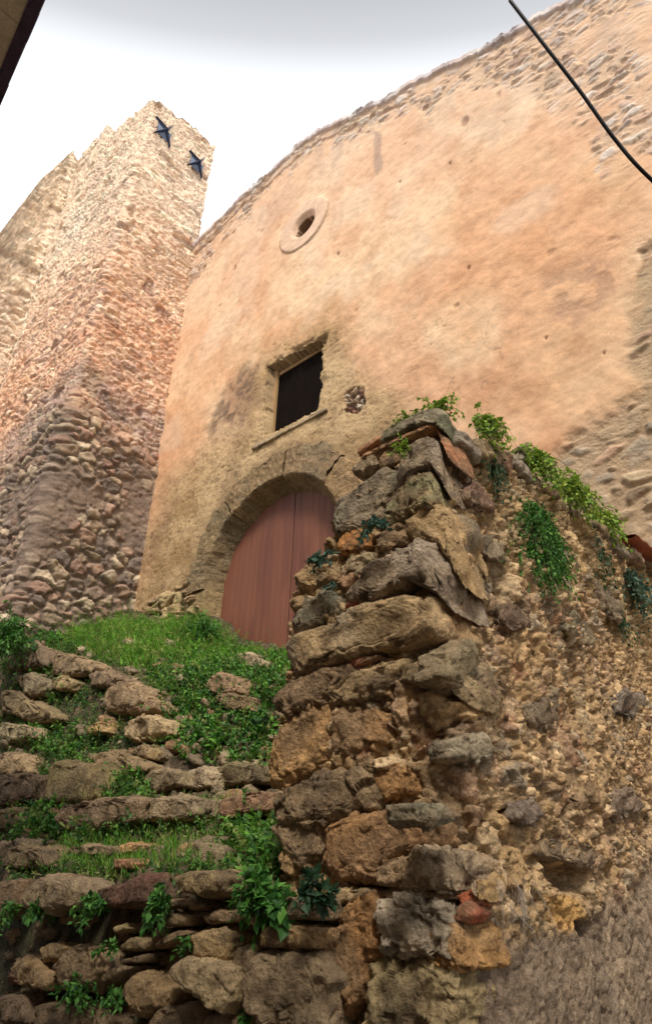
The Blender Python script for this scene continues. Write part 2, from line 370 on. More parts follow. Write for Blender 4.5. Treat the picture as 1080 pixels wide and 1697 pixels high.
# broken patch by the window
mb = sstep(-1.5, 2, d_br); hx_, cx_, _, _ = rubble(P, (.11, .11, .08), [(.5,.36,.24),(.25,.12,.08),(.6,.5,.38),(.32,.19,.12)], (.16,.10,.06), 79, .08, .03)
col = mix(col, cx_, mb); h = h * (1 - mb) + (hx_ - .07) * mb
# roof course: slabs along the verge standing slightly proud
cs = sstep(.34, .30, dr + .03 * fbm(P, 4, 2, 58)); lip = sstep(.13, .10, dr)
left = sstep(-3.0, -3.6, P[:, 0])
col = mix(col, cr_ * .85 + .02, cs * .55); h += cs * .03 * left
col = mix(col, pick([(.62,.58,.62),(.72,.68,.66),(.45,.40,.42),(.58,.50,.48)], (np.floor(P[:, 0] * 3.1) * .377) % 1.0), lip * .75); h += lip * .05
gap = sstep(.06, .03, np.abs(dr - .36 - .05 * fbm(topn.repeat(nz, 0), 1.5, 2, 59))) * left * sstep(-.1, .2, fbm(P, 1.3, 2, 60)); col = mix(col, arr((.26,.17,.12)) + P * 0, gap * .6); h -= gap * .03
# window opening with broken edges
m = sstep(-.16, .0, d_win); col = mix(col, lowc * .92, m * .8)
rag = sstep(-.14, -.02, d_win) * sstep(-.1, .35, fbm(P, 8, 3, 62)) * np.maximum(sstep(7.1, 7.3, P[:, 2]), .35 * (P[:, 2] > 6.05)); h -= rag * .07; col = mix(col, arr((.14,.09,.06)) + P * 0, rag * .5)
h = np.where(d_win > 0, -.42, h); col = np.where((d_win > 0)[:, None], arr((.30,.21,.13)), col)
# round opening
oc = (-5.80, 10.50); ro = np.hypot(P[:, 0] - oc[0], P[:, 2] - oc[1])
ring = sstep(.60, .585, ro + .006 * f_c); h = h * (1 - ring) + ring * (.024 + .006 * f_c)
col = mix(col, arr((.66,.47,.35)) * (1 + .15 * f_c)[:, None], ring * .6)
seam = sstep(.03, .012, np.abs(ro - .60)) * (P[:, 2] < oc[1] + .15); col = mix(col, arr((.30,.19,.10)) + P * 0, seam * .55)
ho = ro - .02 * f_c; cone = sstep(.33, .20, ho); h = h - cone * .10; h = np.where(ho < .21, -.95, h); col = np.where((ho < .23)[:, None], arr((.20,.12,.07)), col)  # hole coloured dark to paint in the shade inside it
# door opening
AC = (-6.03, 3.76); R_OUT, R_IN = 1.74, 1.34
ra = np.hypot(P[:, 0] - AC[0], P[:, 2] - AC[1]); inside = ((ra < 1.52) & (P[:, 2] > AC[1])) | ((np.abs(P[:, 0] - AC[0]) < 1.40 + .04 * fbm(P, 4, 2, 63)) & (P[:, 2] <= AC[1]))
h = np.where(inside, -.55, h)
halo = sstep(.3, .0, ra - R_OUT) * (P[:, 2] > AC[1]); col = mix(col, arr((.24,.165,.085)) + P * 0, halo * .45)
P2 = P.copy(); P2[:, 1] = DF - h
# jagged ends of the verge
al = np.clip(.20 + .25 * sstep(-.2, .5, fbm(P, .8, 3, 160)) + .6 * m_low + .7 * m_r + .6 * tmask + .7 * m_b, 0, 1)
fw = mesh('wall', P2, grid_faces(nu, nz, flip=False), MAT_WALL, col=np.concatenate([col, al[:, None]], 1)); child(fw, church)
# thickness: top and back, and the skirt to the ground
topi = np.arange(nu) * nz + nz - 1
V = np.concatenate([P2[topi], P2[topi] + [0, 1.0, -.02], np.stack([xs, np.full(nu, DF + 1.0), np.full(nu, -1.7)], 1), np.stack([xs, np.full(nu, DF + .03), np.full(nu, -1.7)], 1), P2[np.arange(nu) * nz]])
F = []
for a, b in ((0, 1), (1, 2), (3, 4)):
    i = np.arange(nu - 1); F.append(np.stack([a * nu + i, b * nu + i, b * nu + i + 1, a * nu + i + 1], 1))
child(mesh('wall_core', V, F, MAT_WALL, col=np.repeat(arr((.42,.31,.20)), len(V), 0)), church)
# roof behind the gable
V, F = box_arrays((-9.3, DF + 1.0, 8.0), (4.4, DF + 10, 8.2))
V = []; nr = 60
rx = np.linspace(-9.4, 4.4, nr); rz = np.interp(rx, rX, rZ) - .25
V = np.concatenate([np.stack([rx, np.full(nr, DF + .7), rz], 1), np.stack([rx, np.full(nr, DF + 11), rz], 1), np.stack([rx, np.full(nr, DF + 11), rx * 0 - 1.7], 1)])
i = np.arange(nr - 1)
child(mesh('roof', V, [np.stack([i, i + 1, nr + i + 1, nr + i], 1), np.stack([nr + i, nr + i + 1, 2 * nr + i + 1, 2 * nr + i], 1)], MAT_TERRA), church)
V = np.array([(4.4, DF + 1, -1.7), (4.4, DF + 11, -1.7), (4.4, DF + 11, 7.8), (4.4, DF + 1, 7.8)]); child(mesh('side_wall', V, np.array([[0, 1, 2, 3]]), MAT_WALL, col=np.repeat(arr((.5,.36,.22)), 4, 0)), church)

# arch blocks: front ring plus splayed inner face
def voussoir(a0, a1, rin, rout, colr, seed, dip=0):
    na, nr_ = 90, 16; A = np.radians(np.linspace(a0 + .28, a1 - .28, na))
    rows = []
    prof = [(rin - .155, .27), (rin - .12, .20), (rin - .06, .10), (rin - .02, .0), (rin, -.045)] + [(rin + (rout - rin) * t, -.05) for t in np.linspace(.05, .96, 18)] + [(rout, .01), (rout + .01, .10)]
    Vv = []
    for a in A:
        for r, y in prof:
            rj = r if r < rout - .05 else r + .022 * math.sin(a * 9 + seed) + .03 * math.sin(a * 23 + seed * 2) + .02 * math.sin(a * 51 + seed)
            Vv.append((AC[0] + rj * math.cos(a), DF + y, AC[1] + rj * math.sin(a) * (1.0 if r < rin + .1 else 1.03)))
    Vv = np.array(Vv); n = len(prof)
    Vv[:, 1] += .022 * fbm(Vv, 5, 4, seed) + .010 * fbm(Vv, 22, 3, seed + 1); wv = .016 * fbm(Vv, 9, 3, seed + 7); Vv[:, 0] += wv; Vv[:, 2] -= wv
    c = np.repeat(arr(colr), len(Vv), 0) * (1 + .18 * fbm(Vv, 4, 4, seed + 2))[:, None]
    c = mix(c, arr((.25,.195,.12)) + Vv * 0, sstep(.1, .6, fbm(Vv, 3, 3, seed + 3)) * .6)
    F = [grid_faces(na, n)]
    for k in (0, na - 1): F.append(np.array([[k * n + j for j in (range(n) if k else range(n - 1, -1, -1))]]))
    child(mesh('arch_stone', Vv, F, MAT_STONE, col=c), church)
voussoir(-4, 42, 1.30, 1.72, (.36,.235,.12), 3); voussoir(42, 82, 1.32, 1.76, (.31,.21,.115), 5)
voussoir(82, 129, 1.34, 1.72, (.31,.21,.11), 8); voussoir(129, 181, 1.37, 1.74, (.27,.19,.10), 11)
# jamb stones under the arch
def jamb(x0, x1, z0, z1, seed):
    V, F = [], []
    nx_, nz_ = 20, 30; gx, gz = np.meshgrid(np.linspace(0, 1, nx_), np.linspace(0, 1, nz_), indexing='ij')
    Xp = x0 + (x1 - x0) * np.minimum(gx / .55, 1); Yp = DF - .02 + .30 * np.maximum((gx - .55) / .45, 0)
    Xp = Xp - np.sign(x1 - x0) * 0.0 + np.maximum((gx - .55) / .45, 0) * .10 * np.sign(x1 - x0)
    Q = np.stack([Xp.ravel(), Yp.ravel(), (z0 + (z1 - z0) * gz).ravel()], 1)
    b = np.minimum(gz, 1 - gz).ravel(); Q[:, 1] += .03 * sstep(.12, 0, b)
    Q[:, 1] += .03 * fbm(Q, 4, 4, seed); Q[:, 0] += .02 * fbm(Q, 4, 4, seed + 3)
    c = np.repeat(arr((.31,.22,.11)), len(Q), 0) * (1 + .25 * fbm(Q, 5, 3, seed + 2))[:, None]
    child(mesh('jamb_stone', Q, grid_faces(nx_, nz_, flip=x1 < x0), MAT_STONE, col=c), church)
for z0, z1, s in ((3.30, 3.76, 1), (2.85, 3.29, 2), (2.3, 2.84, 3)):
    jamb(-7.72, -7.36, z0, z1, s); jamb(-4.30, -4.72, z0, z1, s + 5)

# door: two leaves of vertical boards
door = empty('door', (0, 0, 0), None, None); child(door, church); door.matrix_parent_inverse = Matrix.Translation(church.location).inverted()
def leaf_door(x0, x1, seed):
    yd = DF + .25; z0 = 2.1; cols = []; w_ = .118
    x = x0; V = []; F = []; cc = []
    k = 0
    while x < x1 - .01:
        xe = min(x + w_, x1); tone = .95 + .10 * ((math.sin(k * 12.9 + seed) * 43758.5) % 1)
        for xa, dy in ((x, .004), (x + .004, 0), (xe - .004, 0), (xe, .004)):
            base = len(V)
            zt = AC[1] + .06 + math.sqrt(max(.0, 1.235 ** 2 - (xa - AC[0]) ** 2)) if abs(xa - AC[0]) < 1.235 else AC[1]
            for j in range(24):
                V.append((xa, yd + dy, z0 + (zt - z0) * j / 23)); cc.append(np.array((.190, .068, .036)) * tone)
        n0 = len(V) - 96
        for q_ in range(3):
            for j in range(23):
                a = n0 + q_ * 24 + j; F.append((a, a + 24, a + 25, a + 1))
        x = xe; k += 1
        # tiny rebate between boards
    V = np.array(V); cc = np.array(cc)
    cc = mix(cc, arr((.11,.036,.028)) + V * 0, sstep(3.0, 5.0, V[:, 2]) * .5 * 0 + sstep(0, .6, fbm(V * np.array([6, 1, .5]), 1.5, 3, seed)) * .5)
    o = mesh('door_leaf', V, np.array(F), MAT_DOOR, col=cc, smooth=False); o.parent = door
leaf_door(AC[0] - 1.235, -5.868, 1); leaf_door(-5.856, AC[0] + 1.235, 2)
V, F = box_arrays((-7.5, DF + .265, 2.0), (-4.6, DF + .33, 5.2)); V[V[:, 2] > 5, 2] = 5.05
a = np.linspace(0, math.pi, 30); V = [(AC[0] + 1.30 * math.cos(t), DF + .268, AC[1] + .05 + 1.27 * math.sin(t)) for t in a] + [(AC[0] - 1.3, DF + .268, 2.0), (AC[0] + 1.3, DF + .268, 2.0)]
o = mesh('door_backing', np.array(V), np.array([list(range(32))]), MAT_DARK); o.parent = door

# window: timber frame, near-black sheet for the shade inside, stone sill
win = empty('window', (0, 0, 0), None, None); child(win, church); win.matrix_parent_inverse = Matrix.Translation(church.location).inverted()
V, F = box_arrays((-6.52, DF + .22, 5.9), (-5.1, DF + .26, 7.6)); o = mesh('dark_interior', V, F, MAT_DARK, smooth=False); o.parent = win
Vs, Fs = [], []; n = 0
for lo, hi in (((-6.44, DF + .155, 5.98), (-6.36, DF + .222, 7.5)), ((-6.36, DF + .20, 7.37), (-5.15, DF + .222, 7.44))):
    V, F = box_arrays(lo, hi); Vs.append(V); Fs.append(F + n); n += 8
o = mesh('frame', np.concatenate(Vs), np.concatenate(Fs), MAT_FRAME, smooth=False); o.parent = win
# near-black panels standing in for the dark, empty interior
Vs, Fs = [], []; n = 0
for k in range(3):
    x0 = -6.36 + k * .405; V, F = box_arrays((x0, DF + .205, 5.98), (x0 + .400, DF + .208, 7.33)); Vs.append(V); Fs.append(F + n); n += 8
o = mesh('dark_interior_panel', np.concatenate(Vs), np.concatenate(Fs), mat_rough('interior_black', (0.009, 0.006, 0.005), var=.35, spec=.03, bump=.3, rough=.85, stretch=(5, 5, .4)), smooth=False); o.parent = win

# ------------------------------------------------------------------ stones
def sphere_grid(n):
    """cube-sphere directions and faces"""
    Vv = []; Ff = []; t = np.tan(np.linspace(-math.pi / 4, math.pi / 4, n)); base = 0
    A, B = np.meshgrid(t, t, indexing='ij'); A = A.ravel(); B = B.ravel(); O = np.ones_like(A)
    for ax in ((O, A, B), (-O, B, A), (B, O, A), (A, -O, B), (A, B, O), (B, A, -O)):
        Vv.append(np.stack(ax, 1)); Ff.append(grid_faces(n, n) + base); base += n * n
    V = np.concatenate(Vv); V /= np.linalg.norm(V, axis=1)[:, None]
    F = np.concatenate(Ff)
    key = np.round(V, 5); u, idx, inv = np.unique(key, axis=0, return_index=True, return_inverse=True)
    return V[idx], inv.ravel()[F]
SPH = {n: sphere_grid(n) for n in (14, 22, 40, 60)}
def stone_colour(P, base, seed, sc=1.0, second=(.30,.24,.17), third=(.14,.11,.08), lichen=None):
    P0 = P / sc
    c = np.repeat(arr(base), len(P), 0)
    c = mix(c, arr(second) + P * 0, sstep(-.2, .5, fbm(P0, 2.2, 4, seed + 1)) * .55)
    c = mix(c, arr(third) + P * 0, sstep(.15, .6, fbm(P0, 3.5, 4, seed + 2)) * .6)
    c = c * (1 + .22 * fbm(P0, 9, 4, seed + 3))[:, None]
    if lichen is not None: c = mix(c, arr(lichen) + P * 0, sstep(.1, .45, fbm(P0, 4.5, 4, seed + 4)) * .7)
    return c
YS = 1.0
def stone_from_outline(name, pts, Y, T, base, seed, res=40, rough=.10, box=.5, parent=None, second=(.34,.24,.14), third=(.16,.115,.075), lichen=None, tilt=0.0, mat=None, plane='Y', layers=0.0, wrap=None, grow=1.0):
    """pts: photo-pixel outline laid on the plane Y (or X); the stone gets thickness T behind and a domed, rough face"""
    if plane == 'Y': W = np.array([onY(x, y, Y) for x, y in pts]); U = W[:, [0, 2]]
    else: W = np.array([onX(x, y, Y) for x, y in pts]); U = W[:, [1, 2]]
    # area centroid
    x_, y_ = U[:, 0], U[:, 1]; x2, y2 = np.roll(x_, -1), np.roll(y_, -1); cr = x_ * y2 - x2 * y_; Aa = cr.sum() / 2
    c = np.array([((x_ + x2) * cr).sum(), ((y_ + y2) * cr).sum()]) / (6 * Aa)
    size = math.sqrt(abs(Aa))
    # radial table
    U = c + (U - c) * grow
    th = np.linspace(-math.pi, math.pi, 181); rad = np.full(181, size * .3)
    for k, t in enumerate(th):
        dx, dy = math.cos(t), math.sin(t); best = None
        for i in range(len(U)):
            ax, ay = U[i] - c; bx, by = U[(i + 1) % len(U)] - c; ex, ey = bx - ax, by - ay
            den = dx * ey - dy * ex
            if abs(den) < 1e-9: continue
            s_ = (ax * ey - ay * ex) / den; q_ = (ax * dy - ay * dx) / den
            if s_ > 0 and -1e-6 <= q_ <= 1 + 1e-6: best = s_ if best is None else max(best, s_)
        if best: rad[k] = best
    ker = np.array([.2, .6, .2]); rad = np.convolve(np.concatenate([rad[-3:-1], rad, rad[1:3]]), ker, 'same')[2:-2]
    D, F = SPH[res]
    theta = np.arctan2(D[:, 2], D[:, 0]); sp = np.sqrt(D[:, 0] ** 2 + D[:, 2] ** 2)
    R = np.interp(theta, th, rad) * 1.03
    s2 = np.clip(sp, 1e-6, 1) ** (box * .8); dep = np.sign(D[:, 1]) * np.abs(D[:, 1]) ** .42
    a_ = R * s2 * np.cos(theta); b_ = R * s2 * np.sin(theta)
    depth = T * .5
    loc = np.stack([a_, dep * depth, b_], 1)
    nrm = D
    Q = loc + seed * 3.7
    f = 1.0 / size
    Qw = Q * f * 1.9 + .25 * np.stack([vnoise(Q * f * 4, seed + 31), vnoise(Q * f * 4, seed + 32), vnoise(Q * f * 4, seed + 33)], 1)
    f1, f2, cid, til = worley(Qw, seed, True)
    g1, g2, cid2, til2 = worley(Q * f * 4.7, seed + 3, True)
    crk = sstep(.05, .0, f2 - f1) * .25
    d = size * rough * (.8 * fbm(Q, f * 1.3, 3, seed) + .9 * til + .35 * (cid - .5) + .4 * til2 - crk) + size * rough * .30 * fbm(Q, f * 9, 4, seed + 5, .6) + .004 * fbm(Q, 45, 3, seed + 6, .6)
    if layers: d += size * layers * vnoise(Q * np.array([f * 1.2, f * 1.2, f * 11]) + .8 * fbm(Q, f * 2, 2, seed + 9)[:, None], seed + 8)
    loc = loc + nrm * d[:, None]
    if plane == 'Y':
        Pw = np.stack([c[0] + loc[:, 0], Y + depth * .8 + loc[:, 1], c[1] + loc[:, 2]], 1)
        if wrap is not None:     # corner stones turn the corner and run back along the side face
            ex = np.maximum(Pw[:, 0] - wrap, 0); e2 = .12 * np.tanh(ex / .12); Pw[:, 0] += e2 * .50 - ex; Pw[:, 1] += e2 * .55
            Pw += (nrm * (.022 * fbm(Pw, 9, 3, seed + 70) + .05 * vnoise(Pw * 4, seed + 71))[:, None]) * np.minimum(ex * 12, 1)[:, None]
    else: Pw = np.stack([Y - depth * .8 - loc[:, 1], c[0] + loc[:, 0], c[1] + loc[:, 2]], 1)
    colr = stone_colour(Q, base, seed, max(size * 2.5, .2), second, third, lichen)
    o = mesh(name, Pw, F, mat or MAT_STONE, col=colr)
    if parent is not None: child(o, parent)
    return o

# sill of the window (a long pale slab standing out of the plaster)
def slab(name, lo, hi, base, seed, parent, mat=None, n=(40, 8, 8), amp=.012, rnd=.02):
    lo = np.array(lo); hi = np.array(hi); D, F = SPH[22]
    m = np.max(np.abs(D), axis=1)[:, None]; Bx = D / m
    Bx = np.sign(Bx) * (1 - (1 - np.abs(Bx)))
    L = (hi - lo) / 2; Q = Bx * L
    inner = np.clip(Q, -(L - rnd), (L - rnd)); dd = Q - inner; ln = np.linalg.norm(dd, axis=1)[:, None]; Q = inner + dd / np.maximum(ln, 1e-9) * np.minimum(ln, rnd)
    Pw = Q + (lo + hi) / 2
    Pw = Pw + D * (amp * fbm(Pw, 6, 4, seed) + amp * .4 * fbm(Pw, 25, 2, seed + 1))[:, None]
    o = mesh(name, Pw, F, mat or MAT_STONE, col=stone_colour(Pw, base, seed, .6))
    if parent is not None: child(o, parent)
    return o
s_ = slab('sill', (-6.60, DF - .03, 5.86), (-5.06, DF + .20, 5.935), (.52,.39,.24), 5, None, rnd=.015, amp=.014)
s_.parent = win; 

# ------------------------------------------------------------------ ruined tower
TX, TY, WX = -9.37, 3.7, -13.4
tower = empty('bell_tower', (-10.5, 4.5, 2.0), 'tall ruined rubble tower left of the church with two star shaped wall ties', 'tower')
top_px = [(255,163),(235,180),(213,195),(192,213),(180,210),(165,228),(150,240),(135,262),(120,300)]
tp = np.array([onY(x, y, TY) for x, y in top_px]); tp = tp[np.argsort(tp[:, 0])]
def tower_colour(P, seed, hi_z=7.6):
    """masonry colour, partly the fall of light painted in: pale above, brown with broad mortar below"""
    return
def tower_face(name, xs_, ys_, nx, nyv, ztop, seed, dens=.025, zb=1.0):
    """vertical sheet following the plan line (xs_, ys_) with outward normal (nx, nyv)"""
    nu_ = len(xs_); nz_ = int((np.max(ztop) - zb) / dens) + 1
    T = np.linspace(0, 1, nz_)[None, :]
    Zz = zb + (ztop[:, None] - zb) * T
    P = np.stack([np.repeat(xs_[:, None], nz_, 1).ravel(), np.repeat(ys_[:, None], nz_, 1).ravel(), Zz.ravel()], 1)
    px, py = proj(P)
    px2 = px + fbm(P, 1.3, 3, 80) * 20; py2 = py + fbm(P, 1.3, 3, 81) * 22
    h1, c1, s1, _ = rubble(P, (.30, .30, .12), PAL_TOWER_HI, (.70,.54,.40), seed, .068, .015, edge=(.03, .16), warp=.4)
    h3, c3, s3, _ = rubble(P, (.13, .13, .07), PAL_TOWER_HI, (.70,.54,.40), seed + 3, .04, .012, edge=(.03, .2), warp=.4)
    mm = sstep(-.1, .3, fbm(P, 1.1, 3, seed + 4)); h1 = h1 * (1 - mm) + h3 * mm; c1 = mix(c1, c3, mm)
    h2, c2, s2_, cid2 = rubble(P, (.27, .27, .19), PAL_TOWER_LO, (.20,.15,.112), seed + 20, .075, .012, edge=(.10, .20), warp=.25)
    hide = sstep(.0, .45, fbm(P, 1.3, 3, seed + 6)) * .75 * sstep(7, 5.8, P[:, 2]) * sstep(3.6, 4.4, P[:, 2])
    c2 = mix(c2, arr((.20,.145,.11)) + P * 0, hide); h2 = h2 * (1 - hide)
    hole = sstep(.55, .62, vnoise(P * np.array([2.6, 2.6, 3.4]), seed + 30)); c1 = mix(c1, arr((.22,.14,.11)) + P * 0, hole * .6); h1 -= hole * .07
    # upper work paler, own colour plus brighter light painted in, with a slanting mossy grey band where the batter begins
    zl = 7.3 + .45 * (P[:, 0] - TX) * .75 - .28 * (P[:, 1] - TY) * 1.1
    lowm = sstep(.9, -.5, P[:, 2] - zl + .5 * fbm(P, .9, 3, 83))
    warm = sstep(-.4, .4, fbm(P, .5, 4, 84))
    c1 = mix(c1, c1 * arr((1.05, .88, .76)), warm * .6)
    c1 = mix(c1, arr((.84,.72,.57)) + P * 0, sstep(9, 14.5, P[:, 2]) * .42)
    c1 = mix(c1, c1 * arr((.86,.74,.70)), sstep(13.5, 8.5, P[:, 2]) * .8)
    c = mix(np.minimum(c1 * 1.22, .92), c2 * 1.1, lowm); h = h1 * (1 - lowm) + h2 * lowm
    band = sstep(.75, .15, np.abs(P[:, 2] - (zl + .55) + .25 * fbm(P, 1.5, 3, 85))); front = 1.0 if nyv < -.5 else .55
    bc = pick([(.20,.19,.20),(.25,.22,.20),(.17,.17,.14),(.28,.25,.25)], (cid2 * 5.1) % 1)
    c = mix(c, bc, band * .85 * front)
    h += .05 * fbm(P, 1.0, 4, seed + 7) + .012 * fbm(P, 14, 3, seed + 8)
    batter = sstep(.5, -.3, P[:, 2] - zl) * .10; h += batter
    wg = sstep(.25, .05, P[:, 0] - WX) * sstep(5.5, 8.5, P[:, 2]); c = mix(c, c * .45 + arr((.92,.78,.60)) * .55, wg * .9)  # wing face paled in colour to look sunlit
    P[:, 0] += nx * h; P[:, 1] += nyv * h
    return P, c, nu_, nz_
# plan line: wing face (+X), front face (-Y), right face (+X) with a worn round corner
seg = []
def addseg(p, q, nrm, d=.025):
    L_ = math.hypot(q[0] - p[0], q[1] - p[1]); n_ = max(2, int(L_ / d))
    for k in range(n_): t = k / n_; seg.append((p[0] + (q[0] - p[0]) * t, p[1] + (q[1] - p[1]) * t, nrm[0], nrm[1]))
addseg((WX, 0.5), (WX, TY), (1, 0)); addseg((WX, TY), (TX - .10, TY), (0, -1))
for k in range(7):
    a = math.radians(-90 + 90 * k / 6); seg.append((TX - .10 + .10 * math.cos(a), TY + .10 + .10 * math.sin(a), math.cos(a), math.sin(a)))
addseg((TX, TY + .12), (TX, DF + .02), (1, 0)); seg.append((TX, DF + .03, 1, 0))
seg = np.array(seg); sx, sy, snx, sny = seg.T
su = np.concatenate([[0], np.cumsum(np.hypot(np.diff(sx), np.diff(sy)))])
wing = np.array([onX(x, y, WX) for x, y in [(122,250),(105,268),(85,285),(62,306),(45,325),(30,344),(15,364),(0,386),(-40,450)]])
zt = np.where(sx < WX + .01, np.interp(sy, wing[::-1, 1], wing[::-1, 2]), 0)
zt = np.where(sx < WX + .01, np.where(sy < wing[:, 1].min(), np.maximum(wing[:, 2].min() - (wing[:, 1].min() - sy) * 2.2, 6), zt), np.interp(sx, tp[:, 0], tp[:, 2]))
rt = np.array([onX(x, y, TX) for x, y in [(255,163),(285,185),(318,212),(345,235),(350,240)]])
zt = np.where(sx > TX - .08, np.interp(sy, rt[:, 1], rt[:, 2]), zt)
Pt = np.stack([su, su * 0, su * 0], 1)
zt = zt + (.16 + .18 * (sx < WX + .01)) * fbm(Pt, 2.2, 4, 86) * (sx < TX - .2) + .06 * fbm(Pt, 8, 3, 87) + .07 * (np.floor(su * 3.3) * .613 % 1 - .5)
zt = np.minimum(zt, 18.3)
P, c, nu_, nz_ = tower_face('wall', sx, sy, 0, 0, zt, 200)
# displacement along each column's own normal (computed again, because the plan line turns)
def tower_sheet(sx, sy, snx, sny, zt, seed):
    P0, c0, nu_, nz_ = tower_face('w', sx, sy, 1.0, 0.0, zt, seed)
    base = np.repeat(sx, nz_); h = P0[:, 0] - base
    P0[:, 0] = base + np.repeat(snx, nz_) * h; P0[:, 1] = np.repeat(sy, nz_) + np.repeat(sny, nz_) * h
    return P0, c0, nu_, nz_
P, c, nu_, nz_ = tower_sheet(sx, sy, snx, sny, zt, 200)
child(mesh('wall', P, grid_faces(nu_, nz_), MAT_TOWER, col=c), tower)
ti = np.arange(nu_) * nz_ + nz_ - 1; T0 = P[ti]
# upper right end and back of the shaft above the church roof, closed top
bk = T0.copy(); bk[:, 0] = np.where(sx < WX + .01, WX - 1.0, sx); bk[:, 1] = np.where(sx < WX + .01, sy, DF + .35)
right = sx > TX - .12; bk[:, 1] = np.where(sx < WX + .01, sy, DF - .02); bk[right, 0] = TX - .25; bk[right, 1] = DF - .02; bk[:, 2] -= .15
lo = bk.copy(); lo[:, 2] = 0
Vb = np.concatenate([T0, bk, lo]); i = np.arange(nu_ - 1)
child(mesh('rubble_core', Vb, [np.stack([i, i + nu_, i + nu_ + 1, i + 1], 1)[:, ::-1], np.stack([i + nu_, i + 2 * nu_, i + 2 * nu_ + 1, i + nu_ + 1], 1)[:, ::-1]], MAT_TOWER, col=np.repeat(arr((.45,.34,.24)), len(Vb), 0)), tower)
# end face of the shaft where it rises beyond the church front
ze = np.linspace(12.3, T0[-1, 2], 60); Q = []
for y_ in np.linspace(0, 1, 30):
    for z_ in ze: Q.append((TX - .04 - .9 * y_, DF - .01, z_))
Q = np.array(Q); hh, c3, _, _ = rubble(Q, (.26, .26, .13), PAL_TOWER_HI, (.55,.42,.30), 222, .06, .02); Q[:, 1] += hh
child(mesh('end_wall', Q, grid_faces(30, 60, flip=True), MAT_TOWER, col=c3), tower)
# two iron wall ties
def wall_tie(cp, tips, seed):
    root = empty('wall_tie', (0, 0, 0), None, None); child(root, tower); root.matrix_parent_inverse = Matrix.Translation(tower.location).inverted()
    c_ = onX(*cp, TX) + np.array([.16, 0, 0]); T_ = [onX(*t, TX) + np.array([.07, 0, 0]) for t in tips]
    V = [c_] + [t for t in T_]; V2 = [(c_ + (v - c_) * (.72 if 0 < i_ < 5 and i_ != 4 else .95)) - np.array([.03, 0, 0]) for i_, v in enumerate(V)]
    F = np.array([(0, 1, 2), (0, 2, 3), (0, 3, 4)]) 
    o = mesh('plate', np.array(V2[:5]), np.array([(0, 1, 2), (0, 2, 3), (0, 3, 4)]), MAT_PLATE, smooth=False); o.parent = root
    Vs, Fs = [], []; n = 0
    for t in [T_[0], T_[1], T_[2], T_[4 if len(T_) > 4 else 3]]:
        d = t - c_; L_ = np.linalg.norm(d); d /= L_; s = np.cross(d, [1, 0, 0]); s /= np.linalg.norm(s); u = np.array([1.0, 0, 0])
        for k, (f, w_) in enumerate(((0, .045), (1, .008))):
            p = c_ + d * L_ * f; Vs += [p + s * w_ - u * .03, p + u * .04, p - s * w_ - u * .03]
        Fs += [(n, n + 3, n + 4, n + 1), (n + 1, n + 4, n + 5, n + 2), (n + 2, n + 5, n + 3, n)]; n += 6
    o = mesh('cross', np.array(Vs), np.array(Fs), MAT_IRON, smooth=False); o.parent = root
z1 = lambda x, y: (220 + x / 6.75, 150 + y / 6.75)
wall_tie(z1(340, 480), [z1(240, 310), z1(222, 482), z1(392, 655), z1(425, 505), z1(430, 405)], 1)
wall_tie(z1(705, 835), [z1(615, 690), z1(590, 845), z1(748, 995), z1(782, 855), z1(790, 760)], 2)

# ------------------------------------------------------------------ projecting stone wall (foreground)
SXR, SXL, SYF = -1.34, -2.22, 2.27
stub = empty('retaining_wall', (-1.8, 3.2, -1.6), 'massive crumbling rubble wall corner in the right foreground, overgrown along its top', 'wall')
seg = []
addseg((SXL - .02, 5.45), (SXL, SYF), (-1, 0), .03)
addseg((SXL, SYF), (SXR - .20, SYF), (0, -1), .008)
for k in range(28):
    a = math.radians(-90 + 90 * k / 27); seg.append((SXR - .20 + .20 * math.cos(a), SYF + .20 + .20 * math.sin(a), math.cos(a), math.sin(a)))
addseg((SXR, SYF + .205), (SXR, 5.46), (1, 0), .009)
seg = np.array(seg); sx, sy, snx, sny = seg.T; su = np.concatenate([[0], np.cumsum(np.hypot(np.diff(sx), np.diff(sy)))])
zt = np.interp(sy, [2.27, 2.9, 3.4, 4.57, 5.4], [1.86, 2.03, 2.08, 2.14, 2.28])
# the front steps down to the left
fr = sny < -.9; zt = np.where(fr, np.interp(sx, [-2.25, -2.10, -2.0, -1.82, -1.6, -1.34], [1.20, 1.38, 1.52, 1.76, 1.83, 1.88]), zt)
lf = snx < -.9; zt = np.where(lf, np.interp(sy, [2.27, 2.6, 5.4], [1.20, 1.6, 2.1]), zt)
Pt = np.stack([su, su * 0, su * 0], 1); zt = zt + .04 * fbm(Pt, 5, 3, 101)
nz_ = 420; nu_ = len(sx); zb = -1.65
Zz = zb + (zt[:, None] - zb) * np.linspace(0, 1, nz_)[None, :]
P = np.stack([np.repeat(sx, nz_), np.repeat(sy, nz_), Zz.ravel()], 1)
px, py = proj(P)
PAL_S = [(.42,.29,.155),(.34,.23,.12),(.50,.37,.22),(.27,.19,.11),(.34,.23,.15),(.31,.26,.19),(.56,.43,.27),(.20,.145,.095)]
h1, c1, s1, id1 = rubble(P, (.12, .12, .12), PAL_S, (.42,.30,.17), 110, .055, .02, edge=(.04, .16), warp=.45)
h2, c2, s2_, id2 = rubble(P, (.040, .040, .042), PAL_S, (.31,.215,.12), 114, .032, .010, edge=(.03, .22), warp=.5)
crust = sstep(-.55, .15, fbm(P, 3.2, 3, 117))
h = (h1 * (1 - crust * .7) + h2 * (.4 + .8 * crust)) * .68; c = mix(c1, c2, crust * .8)
h += .05 * fbm(P, 2.0, 3, 118) + .014 * fbm(P, 13, 4, 119) + .008 * fbm(P, 38, 3, 120)
